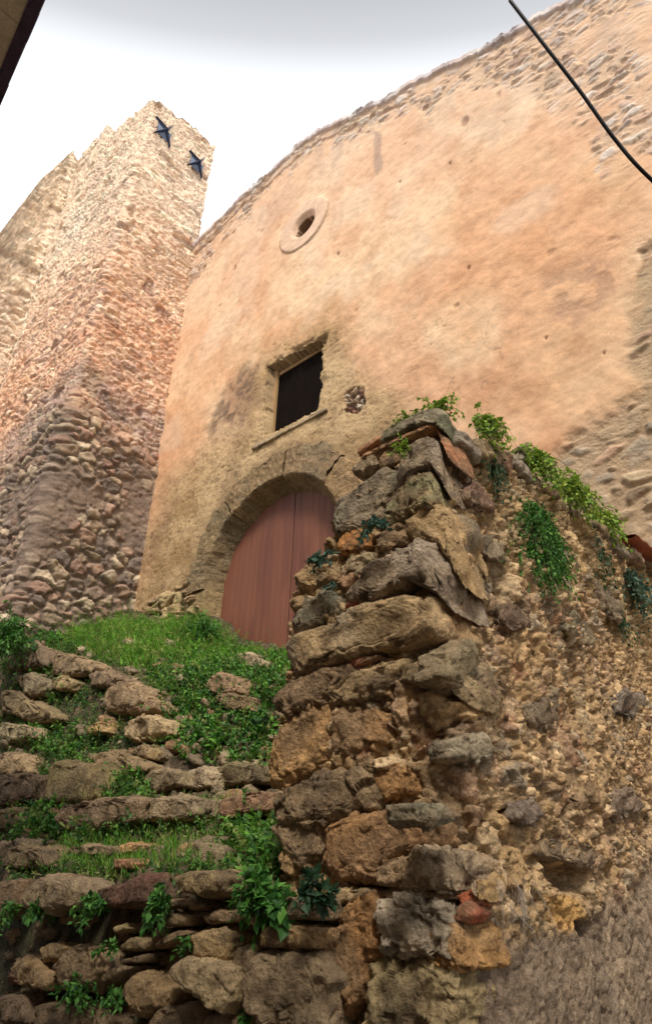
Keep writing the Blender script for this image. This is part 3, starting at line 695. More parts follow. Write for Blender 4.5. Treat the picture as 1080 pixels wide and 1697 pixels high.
cav = sstep(.25, .5, fbm(P, 11, 3, 121)); h -= cav * .030
c = mix(c, arr((.17,.12,.075)) + P * 0, cav * .35)
red = sstep(.6, .7, vnoise(P * 8, 122)); c = mix(c, arr((.34,.15,.095)) + P * 0, red * .35)
c = mix(c, arr((.38,.27,.14)) + P * 0, sstep(.1, .6, fbm(P, 1.4, 3, 123)) * .35)
SM = [(700,1720),(730,1610),(800,1560),(900,1545),(1000,1520),(1090,1440),(1400,1400),(1400,1900),(700,1900)]
dsm = sdpoly(px + 25 * fbm(P, 3, 3, 124), py + 25 * fbm(P, 3, 3, 125), SM); ms = sstep(-35, 30, dsm)
h = h * (1 - ms * .72) + .012 * fbm(P, 6, 4, 126) * ms; c = mix(c, arr((.185,.150,.115)) * (1 + .25 * fbm(P, 8, 4, 127))[:, None], ms * .88)
upr = sstep(1.2, 1.9, P[:, 2]); c = mix(c, c * arr((.82,.86,.80)), upr * .5)
for poly, dp in (([(893,1425),(925,1432),(965,1448),(962,1470),(930,1482),(905,1468)], .11), ([(948,1530),(962,1526),(972,1535),(968,1550),(952,1552)], .13), ([(775,1500),(800,1512),(795,1525),(760,1515)], .06), ([(880,1478),(893,1485),(890,1520),(876,1505)], .04), ([(820,1540),(832,1538),(834,1560),(822,1562)], .06)):
    m = sstep(-5, 5, sdpoly(px, py, poly)); h -= m * dp; c = mix(c, arr((.11,.075,.045)) + P * 0, m * .4)
m = sstep(-6, 8, sdpoly(px, py, [(895,1485),(925,1480),(950,1490),(955,1530),(935,1548),(912,1530)])); c = mix(c, arr((.50,.30,.10)) + P * 0, m * .75)
h = h + np.repeat((sny < -.5) * .045, nz_)
P[:, 0] += np.repeat(snx, nz_) * h; P[:, 1] += np.repeat(sny, nz_) * h
child(mesh('rubble_face', P, grid_faces(nu_, nz_), MAT_CRUST, col=c * arr((1.50, 1.42, 1.32))), stub)
# top of the wall
ny_, nx_ = 260, 70
yy = np.linspace(SYF - .02, 5.46, ny_); tt = np.linspace(0, 1, nx_)
Yg, Tg = np.meshgrid(yy, tt, indexing='ij'); XL, XR = SXL - .02, SXR + .03
Xg = XL + (XR - XL) * Tg
ztR = np.interp(yy, [2.27, 2.9, 3.4, 4.57, 5.4], [1.86, 2.03, 2.08, 2.14, 2.28]); ztL = np.interp(yy, [2.27, 2.6, 5.4], [1.20, 1.6, 2.1])
Zg = ztL[:, None] + (ztR - ztL)[:, None] * np.minimum(Tg * 1.6, 1)
Q = np.stack([Xg.ravel(), Yg.ravel(), Zg.ravel()], 1)
hh, cc, _, _ = rubble(Q, (.15, .15, .12), PAL_S, (.16,.12,.07), 130, .07, .02); Q[:, 2] += hh * sstep(0, .1, Tg.ravel()) * sstep(1, .9, Tg.ravel()) - .02
child(mesh('top_course', Q, grid_faces(ny_, nx_), MAT_CRUST, col=cc * .9), stub)

GREY, OCH, BRN, ORG, DRK = (.34,.285,.21), (.36,.265,.15), (.26,.185,.115), (.42,.22,.09), (.17,.145,.12)
za = lambda L: [(460 + x / 2.7, 660 + y / 2.7) for x, y in L]
zc = lambda L: [(440 + x * .5926, 1050 + y * .5926) for x, y in L]
SP = dict(parent=stub)
stones = [
 ('capstone', za([(480,150),(560,110),(640,66),(720,42),(800,55),(850,110),(800,125),(700,115),(560,170),(480,200)]), 2.20, .5, (.24,.23,.18), 40, dict(lichen=(.16,.17,.10), rough=.06)),
 ('tile_fragment', za([(360,235),(470,165),(480,180),(370,255)]), 2.20, .25, (.36,.20,.12), 22, dict(rough=.05)),
 ('tile_fragment', za([(380,255),(560,175),(700,115),(735,105),(745,122),(700,135),(560,195),(385,275)]), 2.17, .3, (.42,.25,.14), 40, dict(rough=.03)),
 ('tile_fragment', za([(735,100),(775,115),(870,190),(860,205),(770,140),(735,122)]), 2.17, .3, (.38,.20,.12), 22, dict(rough=.03)),
 ('wall_stone', za([(345,300),(400,262),(455,250),(450,300),(380,345),(340,330)]), 2.22, .3, GREY, 22, {}),
 ('wall_stone', za([(455,250),(560,205),(600,230),(540,300),(470,320),(440,290)]), 2.23, .3, BRN, 22, {}),
 ('wall_stone', za([(270,490),(300,440),(380,382),(470,325),(545,330),(565,400),(500,450),(480,540),(400,578),(290,595)]), 2.14, .45, (.27,.25,.205), 60, dict(rough=.07, box=.4, lichen=(.30,.27,.18))),
 ('wall_stone', za([(540,330),(560,260),(640,185),(730,145),(790,195),(840,300),(862,355),(770,345),(700,305),(620,335),(560,395)]), 2.09, .5, (.29,.265,.225), 60, dict(rough=.08, box=.4)),
 ('wall_stone', za([(495,455),(560,390),(640,330),(700,318),(755,345),(775,390),(740,450),(680,485),(580,515),(560,565),(490,550)]), 2.06, .45, (.33,.27,.165), 60, dict(rough=.09, lichen=(.28,.27,.14))),
 ('wall_stone', za([(590,560),(640,500),(740,470),(810,500),(880,560),(960,640),(1015,690),(1000,722),(920,712),(820,672),(740,650),(660,660),(605,620)]), 2.10, .5, (.38,.29,.17), 60, dict(rough=.08, third=(.2,.19,.15))),
 ('wall_stone', za([(268,655),(300,605),(370,583),(412,605),(405,660),(340,695),(280,695)]), 2.10, .3, (.46,.24,.10), 40, dict(rough=.07, second=(.40,.22,.11))),
 ('wall_stone', za([(455,625),(500,580),(560,558),(595,600),(585,655),(500,685),(465,675)]), 2.14, .35, (.27,.20,.13), 40, {}),
 ('wall_stone', za([(430,700),(520,680),(640,665),(700,640),(760,650),(790,700),(740,740),(640,720),(500,740)]), 2.20, .35, (.28,.22,.15), 40, {}),
 ('wall_stone', za([(300,875),(380,800),(440,740),(540,698),(620,666),(690,688),(740,740),(800,800),(845,880),(790,905),(700,850),(600,815),(500,870),(440,915),(370,905)]), 2.03, .55, (.29,.255,.215), 60, dict(rough=.09, box=.42)),
 ('wall_stone', za([(80,800),(140,750),(240,742),(292,770),(275,825),(180,845),(95,855)]), 2.10, .4, (.35,.26,.15), 40, {}),
 ('wall_stone', za([(285,765),(330,712),(425,695),(435,735),(380,795),(310,825)]), 2.11, .35, (.33,.28,.19), 40, {}),
 ('wall_stone', za([(110,860),(180,835),(260,835),(280,870),(200,890),(120,890)]), 2.16, .3, (.40,.32,.20), 22, {}),
 ('wall_stone', za([(75,1000),(120,920),(215,868),(295,895),(285,960),(200,1005),(110,1045),(75,1035)]), 2.09, .4, (.24,.22,.17), 40, dict(lichen=(.2,.2,.14))),
 ('brick_fragment', za([(305,925),(340,895),(400,890),(410,915),(360,935),(310,940)]), 2.10, .2, (.33,.10,.05), 22, {}),
 ('wall_stone', za([(45,1105),(120,1058),(250,990),(400,938),(540,912),(640,902),(740,925),(755,960),(735,1020),(640,1075),(540,1115),(430,1135),(330,1165),(200,1195),(90,1235)]), 2.02, .55, (.37,.29,.18), 60, dict(rough=.07, box=.42, second=(.27,.25,.20), third=(.33,.19,.09))),
 ('wall_stone', zc([(28,190),(50,150),(130,108),(200,98),(262,80),(280,112),(230,150),(170,192),(85,228)]), 2.10, .45, (.22,.165,.11), 40, dict(rough=.09)),
 ('wall_stone', zc([(150,170),(250,110),(390,78),(400,128),(300,180),(200,200)]), 2.12, .4, (.33,.26,.16), 40, dict(layers=.06)),
 ('wall_stone', zc([(395,95),(450,60),(540,60),(590,130),(560,165),(470,150),(400,140)]), 2.10, .4, (.30,.25,.16), 40, dict(layers=.05)),
 ('tile_fragment', zc([(180,105),(260,68),(310,62),(300,76),(200,118)]), 2.05, .2, (.36,.15,.08), 22, {}),
 ('wall_stone', zc([(18,410),(17,345),(45,272),(108,205),(170,200),(182,262),(172,330),(130,392),(60,415)]), 2.08, .45, (.46,.31,.16), 60, dict(rough=.07, second=(.40,.24,.11))),
 ('wall_stone', zc([(180,215),(260,180),(340,230),(345,300),(245,345),(180,330)]), 2.14, .4, (.32,.21,.115), 40, {}),
 ('wall_stone', zc([(28,515),(30,460),(60,430),(150,398),(262,378),(312,435),(292,492),(200,522),(60,525)]), 2.09, .45, (.28,.22,.145), 60, {}),
 ('wall_stone', zc([(295,400),(370,370),(430,390),(420,440),(330,470),(300,455)]), 2.15, .35, (.38,.24,.12), 40, {}),
 ('wall_stone', zc([(178,545),(250,510),(400,498),(472,538),(462,592),(380,622),(330,645),(320,690),(200,685),(168,625)]), 2.06, .5, (.38,.24,.125), 60, dict(rough=.06, second=(.30,.20,.12))),
 ('wall_stone', zc([(28,545),(100,520),(180,532),(178,640),(95,655),(50,600)]), 2.15, .4, (.32,.25,.17), 40, {}),
 ('wall_stone', zc([(330,650),(430,590),(520,615),(582,650),(575,700),(500,725),(400,715),(330,700)]), 2.01, .5, (.34,.26,.17), 60, dict(rough=.12, second=(.44,.36,.25))),
 ('wall_stone', zc([(165,735),(210,710),(290,712),(330,725),(290,740),(200,765)]), 2.10, .35, (.40,.32,.20), 22, {}),
 ('wall_stone', zc([(330,725),(380,705),(500,725),(530,745),(450,748),(340,745)]), 2.08, .35, (.24,.18,.12), 22, {}),
 ('wall_stone', zc([(168,905),(185,830),(235,762),(300,732),(325,760),(318,860),(305,950),(262,1010),(240,1045),(200,1005),(172,965)]), 1.98, .55, (.37,.225,.11), 60, dict(rough=.11, second=(.34,.25,.15), third=(.24,.15,.09))),
 ('wall_stone', zc([(318,762),(420,742),(500,785),(545,850),(520,905),(450,900),(380,935),(318,885)]), 1.94, .5, (.56,.52,.45), 60, dict(rough=.17, second=(.40,.30,.18), third=(.30,.25,.18))),
 ('wall_stone', zc([(300,965),(325,895),(390,925),(450,900),(505,960),(530,1020),(510,1115),(295,1115)]), 2.0, .5, (.36,.31,.19), 60, dict(rough=.13, second=(.42,.30,.16))),
 ('wall_stone', zc([(440,840),(500,790),(555,860),(565,925),(510,950),(445,900)]), 1.98, .45, (.44,.28,.13), 40, dict(rough=.14)),
 ('brick_fragment', zc([(540,735),(575,722),(612,740),(608,758),(560,760)]), 2.04, .2, (.36,.12,.065), 22, {}),
 ('brick_fragment', zc([(525,790),(560,770),(580,790),(575,808),(530,805)]), 2.03, .2, (.30,.10,.06), 22, {}),
 ('wall_stone', zc([(600,700),(640,690),(665,715),(650,740),(610,738)]), 2.05, .25, (.52,.43,.32), 22, {}),
 ('wall_stone', zc([(690,680),(740,670),(765,705),(750,755),(705,760),(685,720)]), 2.04, .3, (.46,.34,.18), 22, dict(rough=.14)),
]
for k, (nm, pts, yf, T, base, res, kw) in enumerate(stones):
    stone_from_outline(nm, pts, 2.255 - (2.26 - yf) * .33, T * .7, tuple(np.array(base) * (1.30, 1.15, .97)), 300 + k * 7, res=res, wrap=-1.37, grow=1.12, **{**SP, **kw})
# larger stones and rough slabs bedded in the side face
sidest = [([(778,1060),(800,1095),(800,1135),(770,1150),(735,1120),(745,1080)], (.30,.24,.14)), ([(930,1000),(975,1030),(990,1075),(960,1070),(935,1045)], (.29,.24,.15)),
 ([(905,1270),(950,1255),(990,1280),(985,1330),(940,1345),(905,1310)], (.38,.25,.13)), ([(890,1395),(940,1385),(985,1400),(975,1440),(930,1430),(895,1420)], (.30,.22,.14)),
 ([(780,1130),(820,1120),(838,1150),(810,1170),(785,1160)], (.24,.16,.10)), ([(925,900),(945,925),(945,960),(925,950),(912,920)], (.48,.40,.29)),
 ([(850,830),(885,850),(900,880),(880,890),(855,865)], (.36,.33,.24)), ([(800,880),(838,900),(840,935),(810,930),(795,905)], (.35,.28,.18)),
 ([(780,800),(815,825),(822,850),(790,848),(772,825)], (.28,.17,.12)), ([(870,735),(905,765),(900,780),(865,760)], (.30,.27,.20)),
 ([(1020,1150),(1055,1140),(1075,1170),(1050,1195),(1020,1185)], (.27,.22,.17)), ([(850,1330),(880,1320),(900,1350),(875,1370),(850,1355)], (.26,.2,.15)),
 ([(690,1330),(730,1335),(750,1360),(720,1375),(690,1360)], (.30,.26,.17)), ([(985,960),(1030,1000),(1040,1040),(1005,1020)], (.25,.21,.15)),
 ([(830,1000),(870,1005),(885,1040),(850,1050),(828,1030)], (.22,.15,.10)), ([(860,1170),(900,1160),(930,1190),(900,1215),(865,1200)], (.28,.22,.15)),
 ([(760,1225),(800,1215),(825,1245),(795,1265),(760,1255)], (.40,.33,.22)), ([(1000,1320),(1050,1300),(1070,1340),(1030,1365),(1000,1350)], (.27,.2,.14))]
for k, (pts, base) in enumerate(sidest):
    stone_from_outline('wall_stone', pts, SXR + .03, .16, base, 700 + k * 5, res=22, plane='X', parent=stub, rough=.13)
# flat stones along the upper edge of the side face
for k in range(16):
    y0 = 2.45 + k * .185; z0 = float(np.interp(y0, [2.27, 2.9, 3.4, 4.57, 5.4], [1.86, 2.03, 2.08, 2.14, 2.28]))
    c0 = pick([GREY, OCH, BRN, (.36,.22,.14)], np.array([(k * .377) % 1]))[0]
    slab('coping_stone', (SXR - .22, y0 - .10, z0 - .03 + .02 * math.sin(k * 5)), (SXR + .06 + .02 * math.sin(k * 3), y0 + .10, z0 + .05 + .025 * math.sin(k * 7)), c0, 900 + k, stub, amp=.028, rnd=.03)

# ------------------------------------------------------------------ low wall at the foot (lower left)
lw = empty('low_stone_wall', (-3.5, 2.3, -1.6), 'low dry stone wall with grassy top edge in the lower left foreground', 'wall')
xs2 = np.arange(-6.5, -1.9, .011); nu_ = len(xs2); nz_ = 170
zt2 = -.06 + .03 * fbm(np.stack([xs2, xs2 * 0, xs2 * 0], 1), 3, 3, 140)
Zz = -1.65 + (zt2[:, None] + 1.65) * np.linspace(0, 1, nz_)[None, :]
P = np.stack([np.repeat(xs2, nz_), np.full(nu_ * nz_, 2.33), Zz.ravel()], 1)
h1, c1, s1, _ = rubble(P, (.20, .20, .115), [(.25,.18,.11),(.20,.145,.09),(.30,.22,.13),(.17,.125,.08),(.23,.14,.09)], (.09,.065,.045), 150, .11, .05, edge=(.05, .26), warp=.45)
h1 += .03 * fbm(P, 3, 3, 151) + .012 * fbm(P, 15, 4, 152); P[:, 1] -= h1
child(mesh('rubble_face', P, grid_faces(nu_, nz_), MAT_CRUST, col=c1 * 1.35), lw)
zd = lambda L: [(x / 2, 1300 + y / 2) for x, y in L]
lwst = [
 ([(0,320),(90,315),(85,400),(60,440),(0,445)], (.20,.14,.09), 2.18), ([(75,380),(90,345),(140,308),(200,303),(270,315),(292,360),(260,410),(170,430),(90,415)], (.27,.215,.145), 2.10),
 ([(320,350),(400,330),(498,290),(502,385),(470,410),(360,415),(330,395)], (.15,.085,.065), 2.14), ([(580,310),(620,287),(720,285),(766,310),(762,360),(680,382),(610,360)], (.30,.23,.13), 2.12),
 ([(640,500),(690,480),(750,468),(785,505),(778,575),(745,602),(650,580)], (.40,.30,.17), 2.14), ([(547,605),(600,570),(720,592),(772,612),(776,720),(742,765),(660,705),(570,650)], (.44,.35,.215), 2.06),
 ([(400,685),(450,630),(500,615),(570,680),(565,745),(480,765),(410,735)], (.29,.21,.12), 2.12), ([(180,610),(220,555),(260,535),(345,548),(370,620),(300,690),(200,680)], (.27,.2,.125), 2.12),
 ([(42,610),(90,567),(140,600),(182,650),(165,690),(80,672)], (.35,.25,.14), 2.12), ([(144,540),(180,525),(216,540),(205,585),(160,592)], (.33,.245,.13), 2.16),
 ([(330,650),(400,600),(438,605),(400,645),(350,665)], (.30,.23,.15), 2.15), ([(405,535),(450,505),(498,520),(490,552),(415,555)], (.27,.21,.12), 2.18),
 ([(515,540),(600,482),(642,492),(600,522),(530,548)], (.29,.21,.13), 2.16), ([(535,440),(600,425),(645,440),(630,470),(550,475)], (.26,.2,.12), 2.18),
 ([(665,440),(740,408),(830,420),(835,460),(700,468)], (.30,.22,.135), 2.17), ([(770,600),(800,535),(860,530),(868,600),(862,660),(800,665),(768,640)], (.27,.21,.135), 2.14),
 ([(380,475),(430,460),(450,480),(400,498)], (.33,.27,.15), 2.18), ([(0,700),(80,690),(115,800),(0,800)], (.19,.14,.10), 2.12), ([(120,730),(280,700),(360,790),(340,830),(110,830)], (.17,.13,.085), 2.14),
 ([(500,790),(540,730),(660,720),(700,780),(690,830),(500,830)], (.22,.165,.11), 2.14), ([(680,770),(780,745),(860,760),(870,830),(680,830)], (.20,.15,.10), 2.15),
 ([(560,385),(600,380),(620,405),(570,415)], (.27,.2,.13), 2.18), ([(640,395),(700,388),(710,410),(640,420)], (.24,.18,.11), 2.18), ([(200,440),(280,430),(290,455),(210,470)], (.2,.15,.09), 2.2),
 ([(512,490),(560,475),(575,500),(520,530)], (.25,.19,.12), 2.2), ([(410,580),(500,560),(520,590),(420,600)], (.2,.15,.1), 2.2),
 ([(838,445),(862,405),(880,440),(870,475),(840,470)], (.35,.27,.19), 2.14), ([(868,400),(980,370),(1090,375),(1085,450),(960,455),(870,445)], (.24,.18,.12), 2.11),
 ([(866,480),(900,455),(1070,475),(1065,550),(960,552),(866,540)], (.33,.23,.12), 2.10), ([(800,680),(820,570),(870,550),(1060,560),(1110,640),(1085,830),(860,830),(810,760)], (.25,.195,.13), 2.07)]
for k, (pts, base, yf) in enumerate(lwst):
    stone_from_outline('wall_stone', zd(pts), yf, .42, tuple(np.array(base) * (1.3, 1.22, 1.1)), 1000 + k * 3, res=40 if k in (1, 3, 4, 5, 6, 7, 28, 29) else 22, rough=.07, parent=lw)

# ------------------------------------------------------------------ rocks and step stones on the bank
ze_ = lambda L: [(x / 2, 980 + y / 2) for x, y in L]
def put(name, pts, base, seed, label, cat, group=None, dy=-.10, T=.4, res=40, **kw):
    cx = sum(p[0] for p in pts) / len(pts); by = max(p[1] for p in pts)
    hp = hit(cx, by)
    Yf = max(hp[1] + dy, 2.3); base = tuple(np.array(base) * (1.42, 1.34, 1.2))
    o = stone_from_outline(name, pts, Yf, T, base, seed, res=res, **kw)
    # origin at the base of the stone
    return tag(o, label, cat, group)
G1, G2 = 'loose rocks on the grassy bank', 'stones of the overgrown steps'
rocks = [
 ([(0,170),(60,158),(140,185),(150,250),(60,265),(0,245)], (.17,.13,.09), 'dark mossy boulder at the left frame edge above the other rocks', {}),
 ([(176,220),(230,200),(282,228),(300,268),(240,285),(176,275)], (.24,.185,.115), 'brown rounded rock at the left edge of the bright green grass', {}),
 ([(176,290),(212,280),(256,300),(240,330),(180,326)], (.27,.21,.12), 'small tan rock just under the brown rounded rock', {}),
 ([(50,275),(110,270),(160,300),(150,350),(80,340)], (.19,.16,.11), 'olive grey rock half covered by dark leaves on the left', {}),
 ([(300,275),(350,255),(402,290),(380,320),(310,318)], (.19,.14,.10), 'flat dark rock lying on top of the large brown boulder', {}),
 ([(342,360),(385,315),(430,300),(490,315),(498,370),(460,405),(390,412),(345,398)], (.27,.20,.13), 'largest brown boulder in the middle of the rock pile', dict(T=.5)),
 ([(442,360),(490,345),(538,375),(540,402),(480,405),(448,390)], (.25,.18,.12), 'flat brown slab leaning right against the largest boulder', {}),
 ([(402,452),(432,420),(490,410),(546,432),(545,470),(500,500),(430,500),(404,480)], (.37,.29,.18), 'pale tan boulder beside the dark leafy weeds', {}),
 ([(282,450),(345,435),(356,470),(300,478)], (.36,.26,.12), 'small orange rock left of the pale tan boulder', {}),
 ([(0,320),(60,330),(170,395),(215,425),(120,440),(0,400)], (.21,.165,.095), 'long flat earth covered slab sloping down at the left', dict(T=.6)),
 ([(0,430),(120,450),(130,490),(40,500),(0,490)], (.27,.23,.15), 'pale grey slab at the left frame edge above the round rock', {}),
 ([(0,540),(40,533),(85,560),(92,605),(40,618),(0,605)], (.36,.27,.17), 'round tan rock at the left frame edge beside the square block', {}),
 ([(152,695),(162,585),(200,565),(310,565),(318,645),(302,702),(205,705)], (.25,.215,.105), 'square mossy yellow green block standing upright on the steps', dict(box=.3, rough=.05)),
 ([(0,610),(85,605),(150,625),(150,700),(60,715),(0,705)], (.12,.09,.065), 'dark brown block between the round rock and the mossy block', {}),
 ([(0,725),(50,715),(72,760),(50,800),(0,800)], (.17,.14,.08), 'dark olive stone at the left frame edge below the dark brown block', {}),
 ([(295,540),(370,525),(470,570),(472,598),(400,615),(320,600)], (.29,.22,.13), 'yellowish rock sunk in weeds right of the mossy block', {}),
 ([(445,525),(482,505),(516,528),(510,560),(465,565)], (.30,.23,.13), 'small tan rock below the pale tan boulder', {}),
 ([(480,640),(500,595),(560,580),(612,600),(618,650),(540,668),(490,660)], (.26,.215,.14), 'rounded grey green stone at the left end of the upper step row', {}),
 ([(624,640),(630,595),(680,578),(715,600),(710,655),(655,662)], (.36,.30,.21), 'pale round stone in the middle of the upper step row', {}),
 ([(700,590),(790,562),(900,575),(900,640),(800,655),(712,650)], (.17,.15,.09), 'long mossy stone at the right end of the upper step row', {}),
 ([(685,290),(730,268),(790,285),(800,340),(740,350),(690,330)], (.26,.185,.12), 'brown stone showing through the weeds below the door', {}),
 ([(780,205),(820,200),(880,235),(880,270),(820,262),(785,240)], (.34,.28,.20), 'jagged pale stone in the weeds at the foot of the door', {}),
 ([(700,350),(760,335),(830,350),(840,400),(760,400)], (.20,.15,.09), 'earthy brown stone lower in the weeds below the door', {}),
]
for k, (pts, base, lab, kw) in enumerate(rocks):
    put('step_stone' if 'step row' in lab else 'rock', ze_(pts), base, 2000 + k * 9, lab, 'rock', G2 if 'step row' in lab else G1, **{**dict(box=.42, grow=.97), **kw})
steps = [
 (zd([(180,125),(190,70),(280,50),(480,40),(490,120),(360,150),(220,156)]), (.17,.125,.085), 'dark brown stone forming the left of the middle step'),
 (zd([(485,45),(600,36),(680,50),(690,110),(600,130),(490,125)]), (.25,.205,.14), 'grey rough stone in the centre of the middle step'),
 (zd([(708,110),(720,50),(800,24),(892,20),(902,90),(800,118),(730,124)]), (.25,.15,.10), 'reddish brown block at the right end of the middle step'),
 (zd([(0,210),(80,200),(170,215),(180,280),(80,290),(0,280)]), (.19,.15,.095), 'dull brown stone at the left frame edge of the lower step'),
 (zd([(215,210),(300,200),(390,210),(385,240),(240,245)]), (.24,.19,.12), 'thin flat stone in the grass of the lower step'),
 (zd([(390,220),(430,190),(480,200),(470,230),(410,240)]), (.36,.23,.12), 'small orange stone in the grass of the lower step'),
 (zd([(380,250),(430,245),(470,262),(460,285),(390,285)]), (.26,.15,.09), 'small red brown stone just above the dark red wall stone'),
]
for k, (pts, base, lab) in enumerate(steps):
    put('step_stone', pts, tuple(v * 1.12 for v in base), 2400 + k * 9, lab, 'rock', G2, rough=.09, grow=.94, box=.42)

# scree: broken stones too many to count, strewn between the rocks and along the steps
rs = np.random.default_rng(77); VS, FS, CS = [], [], []; off = 0
D0, F0 = SPH[9] if 9 in SPH else sphere_grid(9)
cand = np.stack([rs.uniform(-9.5, -2.3, 1500), rs.uniform(2.4, 4.9, 1500)], 1)
dens = fbm(np.stack([cand[:, 0], cand[:, 1], cand[:, 0] * 0], 1), 1.3, 3, 78)
cand = cand[(dens > -.15)][:800]
for k, (x, y) in enumerate(cand):
    z = terr_full(np.array([x]), np.array([y]))[0]; r0 = rs.uniform(.02, .075); sc = np.array([1.25, 1, .7]) * rs.uniform(.7, 1.25, 3) * r0
    q = np.abs(D0) ** .7 * np.sign(D0) * sc; q = q + D0 * (r0 * .28 * vnoise(D0 * 1.7 + k * 3.1, 80) + r0 * .12 * vnoise(D0 * 5 + k, 81))[:, None]
    a = rs.uniform(0, 6.28); q = np.stack([q[:, 0] * math.cos(a) - q[:, 1] * math.sin(a), q[:, 0] * math.sin(a) + q[:, 1] * math.cos(a), q[:, 2] + q[:, 0] * rs.normal() * .3], 1)
    VS.append(q + [x, y, z + r0 * .25]); FS.append(F0 + off); off += len(q)
    CS.append(np.repeat(arr(((.34,.26,.16),(.26,.20,.13),(.40,.31,.20),(.22,.17,.11),(.36,.22,.12))[k % 5]) * rs.uniform(.7, 1.2), len(q), 0))
tag(mesh('scree', np.concatenate(VS), np.concatenate(FS), MAT_STONE, col=np.concatenate(CS)), 'small broken stones strewn over the bank', None, None, 'stuff')

# ------------------------------------------------------------------ vegetation
def leaves_mesh(name, O, Dr, L, Wd, colr, fold=.25):
    """O origins, Dr unit directions, L lengths, Wd widths"""
    n = len(O); up = rng.normal(size=(n, 3)) * .5 + np.array([0, -.25, 1.0])
    s = np.cross(Dr, up); s /= np.linalg.norm(s, axis=1)[:, None] + 1e-9
    nn = np.cross(s, Dr)
    L = L[:, None]; Wd = Wd[:, None]
    p0 = O; p1 = O + Dr * L * .42 + s * Wd + nn * Wd * fold; p3 = O + Dr * L * .42 - s * Wd + nn * Wd * fold
    p2 = O + Dr * L - nn * L * .12; pm = O + Dr * L * .5
    V = np.stack([p0, p1, p2, p3, pm], 1).reshape(-1, 3)
    b = np.arange(n)[:, None] * 5
    F = np.concatenate([b + np.array([[0, 4, 1]]), b + np.array([[1, 4, 2]]), b + np.array([[2, 4, 3]]), b + np.array([[3, 4, 0]])])
    return V, F, np.repeat(colr, 5, 0)
def unit(v): return v / (np.linalg.norm(v, axis=1)[:, None] + 1e-9)
GREEN_PAL = {'bright': [(.20,.33,.03),(.27,.40,.05),(.14,.27,.03),(.34,.44,.08)], 'mid': [(.05,.17,.03),(.075,.22,.035),(.035,.12,.025),(.12,.29,.05)],
             'dark': [(.025,.065,.03),(.04,.09,.04),(.02,.05,.022),(.05,.11,.055)], 'grey': [(.06,.12,.085),(.09,.16,.12),(.04,.085,.06)]}
def plant(name, pos, size, n, ll, pal, label, cat, group=None, hang=0.0, slim=.35, normal=(0, -1, .3), seed=1, spray=9):
    """a clump of stems radiating from its root, leaves set along every stem"""
    r = np.random.default_rng(seed); pos = np.array(pos, float); size = np.array(size, float); nrm = np.array(normal, float)
    V0, F0, C0 = [], [], []; off = 0; nst = max(6, n // spray)
    O = []; Dd = []
    SV, SF = [], []; so_ = 0
    for k in range(nst):
        d = r.normal(size=3); d = d / np.linalg.norm(d) + nrm * .9; d /= np.linalg.norm(d)
        ln = (.45 + .55 * r.random()); p = pos + r.normal(size=3) * size * .22; pts = [p.copy()]
        v = d * size * ln / 5
        for j in range(5):
            p = p + v; v = v + np.array([0, 0, -hang * size[2] * .06 * (j + 1)]) + r.normal(size=3) * size * .02; pts.append(p.copy())
        for j in range(spray):
            t = (.15 + .85 * (j + r.random()) / spray) * 5; i0 = min(int(t), 4); q = pts[i0] + (pts[i0 + 1] - pts[i0]) * (t - i0)
            O.append(q); dd = (pts[i0 + 1] - pts[i0]); dd = dd / (np.linalg.norm(dd) + 1e-9) * .7 + r.normal(size=3) * .65; Dd.append(dd)
        for j in range(5):
            a, b = pts[j], pts[j + 1]; w_ = .0022 * (1 - j * .14)
            SV += [a + [w_, 0, 0], a + [-w_, w_, 0], a + [0, -w_, w_], b + [w_, 0, 0], b + [-w_, w_, 0], b + [0, -w_, w_]]
            SF += [(so_, so_ + 1, so_ + 4, so_ + 3), (so_ + 1, so_ + 2, so_ + 5, so_ + 4), (so_ + 2, so_, so_ + 3, so_ + 5)]; so_ += 6
    O = np.array(O); Dd = unit(np.array(Dd)); m = len(O)
    L_ = ll * (.6 + .8 * r.random(m)); cpal = pick(GREEN_PAL[pal], r.random(m)) * (.75 + .5 * r.random(m))[:, None]
    V, F, cc = leaves_mesh(name, O, Dd, L_, L_ * slim * .5 * (.8 + .4 * r.random(m)), cpal)
    ns = len(V); SV = np.array(SV); SF = np.array(SF) + ns
    o = mesh(name, np.concatenate([V, SV]), [F, SF], MAT_LEAF, col=np.concatenate([cc, np.repeat(arr((.09,.13,.04)), len(SV), 0)]), smooth=False)
    return tag(o, label, cat, group)
GP = 'weeds rooted in the foreground wall'
def topp(x, y, zoff=.0): # on the plane of the side face
    return onX(x, y, SXR) + np.array([.02, 0, zoff])
plant('weed', onY(728, 675, 2.35), (.13,.12,.05), 414, 0.023, 'bright', 'bright yellow green weed on the topmost capstone', 'plant', GP, slim=.8, normal=(0.0, -.3, .1), seed=1, hang=1.1)
plant('weed', onY(677, 690, 2.30), (.09,.08,.04), 144, 0.017, 'bright', 'sparse little weed left of the topmost capstone weed', 'plant', GP, slim=.8, normal=(-0.3, -.3, .1), seed=2, hang=1.1)
plant('weed', topp(795, 708), (.12,.16,.11), 594, 0.025, 'bright', 'light green weed spilling over just right of the capstone', 'plant', GP, slim=.8, normal=(1.0, -.3, .1), seed=3, hang=1.1)
plant('weed', onY(668, 745, 2.12), (.06,.05,.07), 198, 0.017, 'bright', 'small weed growing on the face under the capstone', 'plant', GP, slim=.7, normal=(0, -1, .2), seed=4)
plant('weed', topp(880, 768), (.15,.22,.13), 756, 0.027, 'bright', 'yellow green tuft on the wall edge between the capstone and the long leafy weed', 'plant', GP, slim=.8, normal=(1.0, -.3, .1), seed=5, hang=1.1)
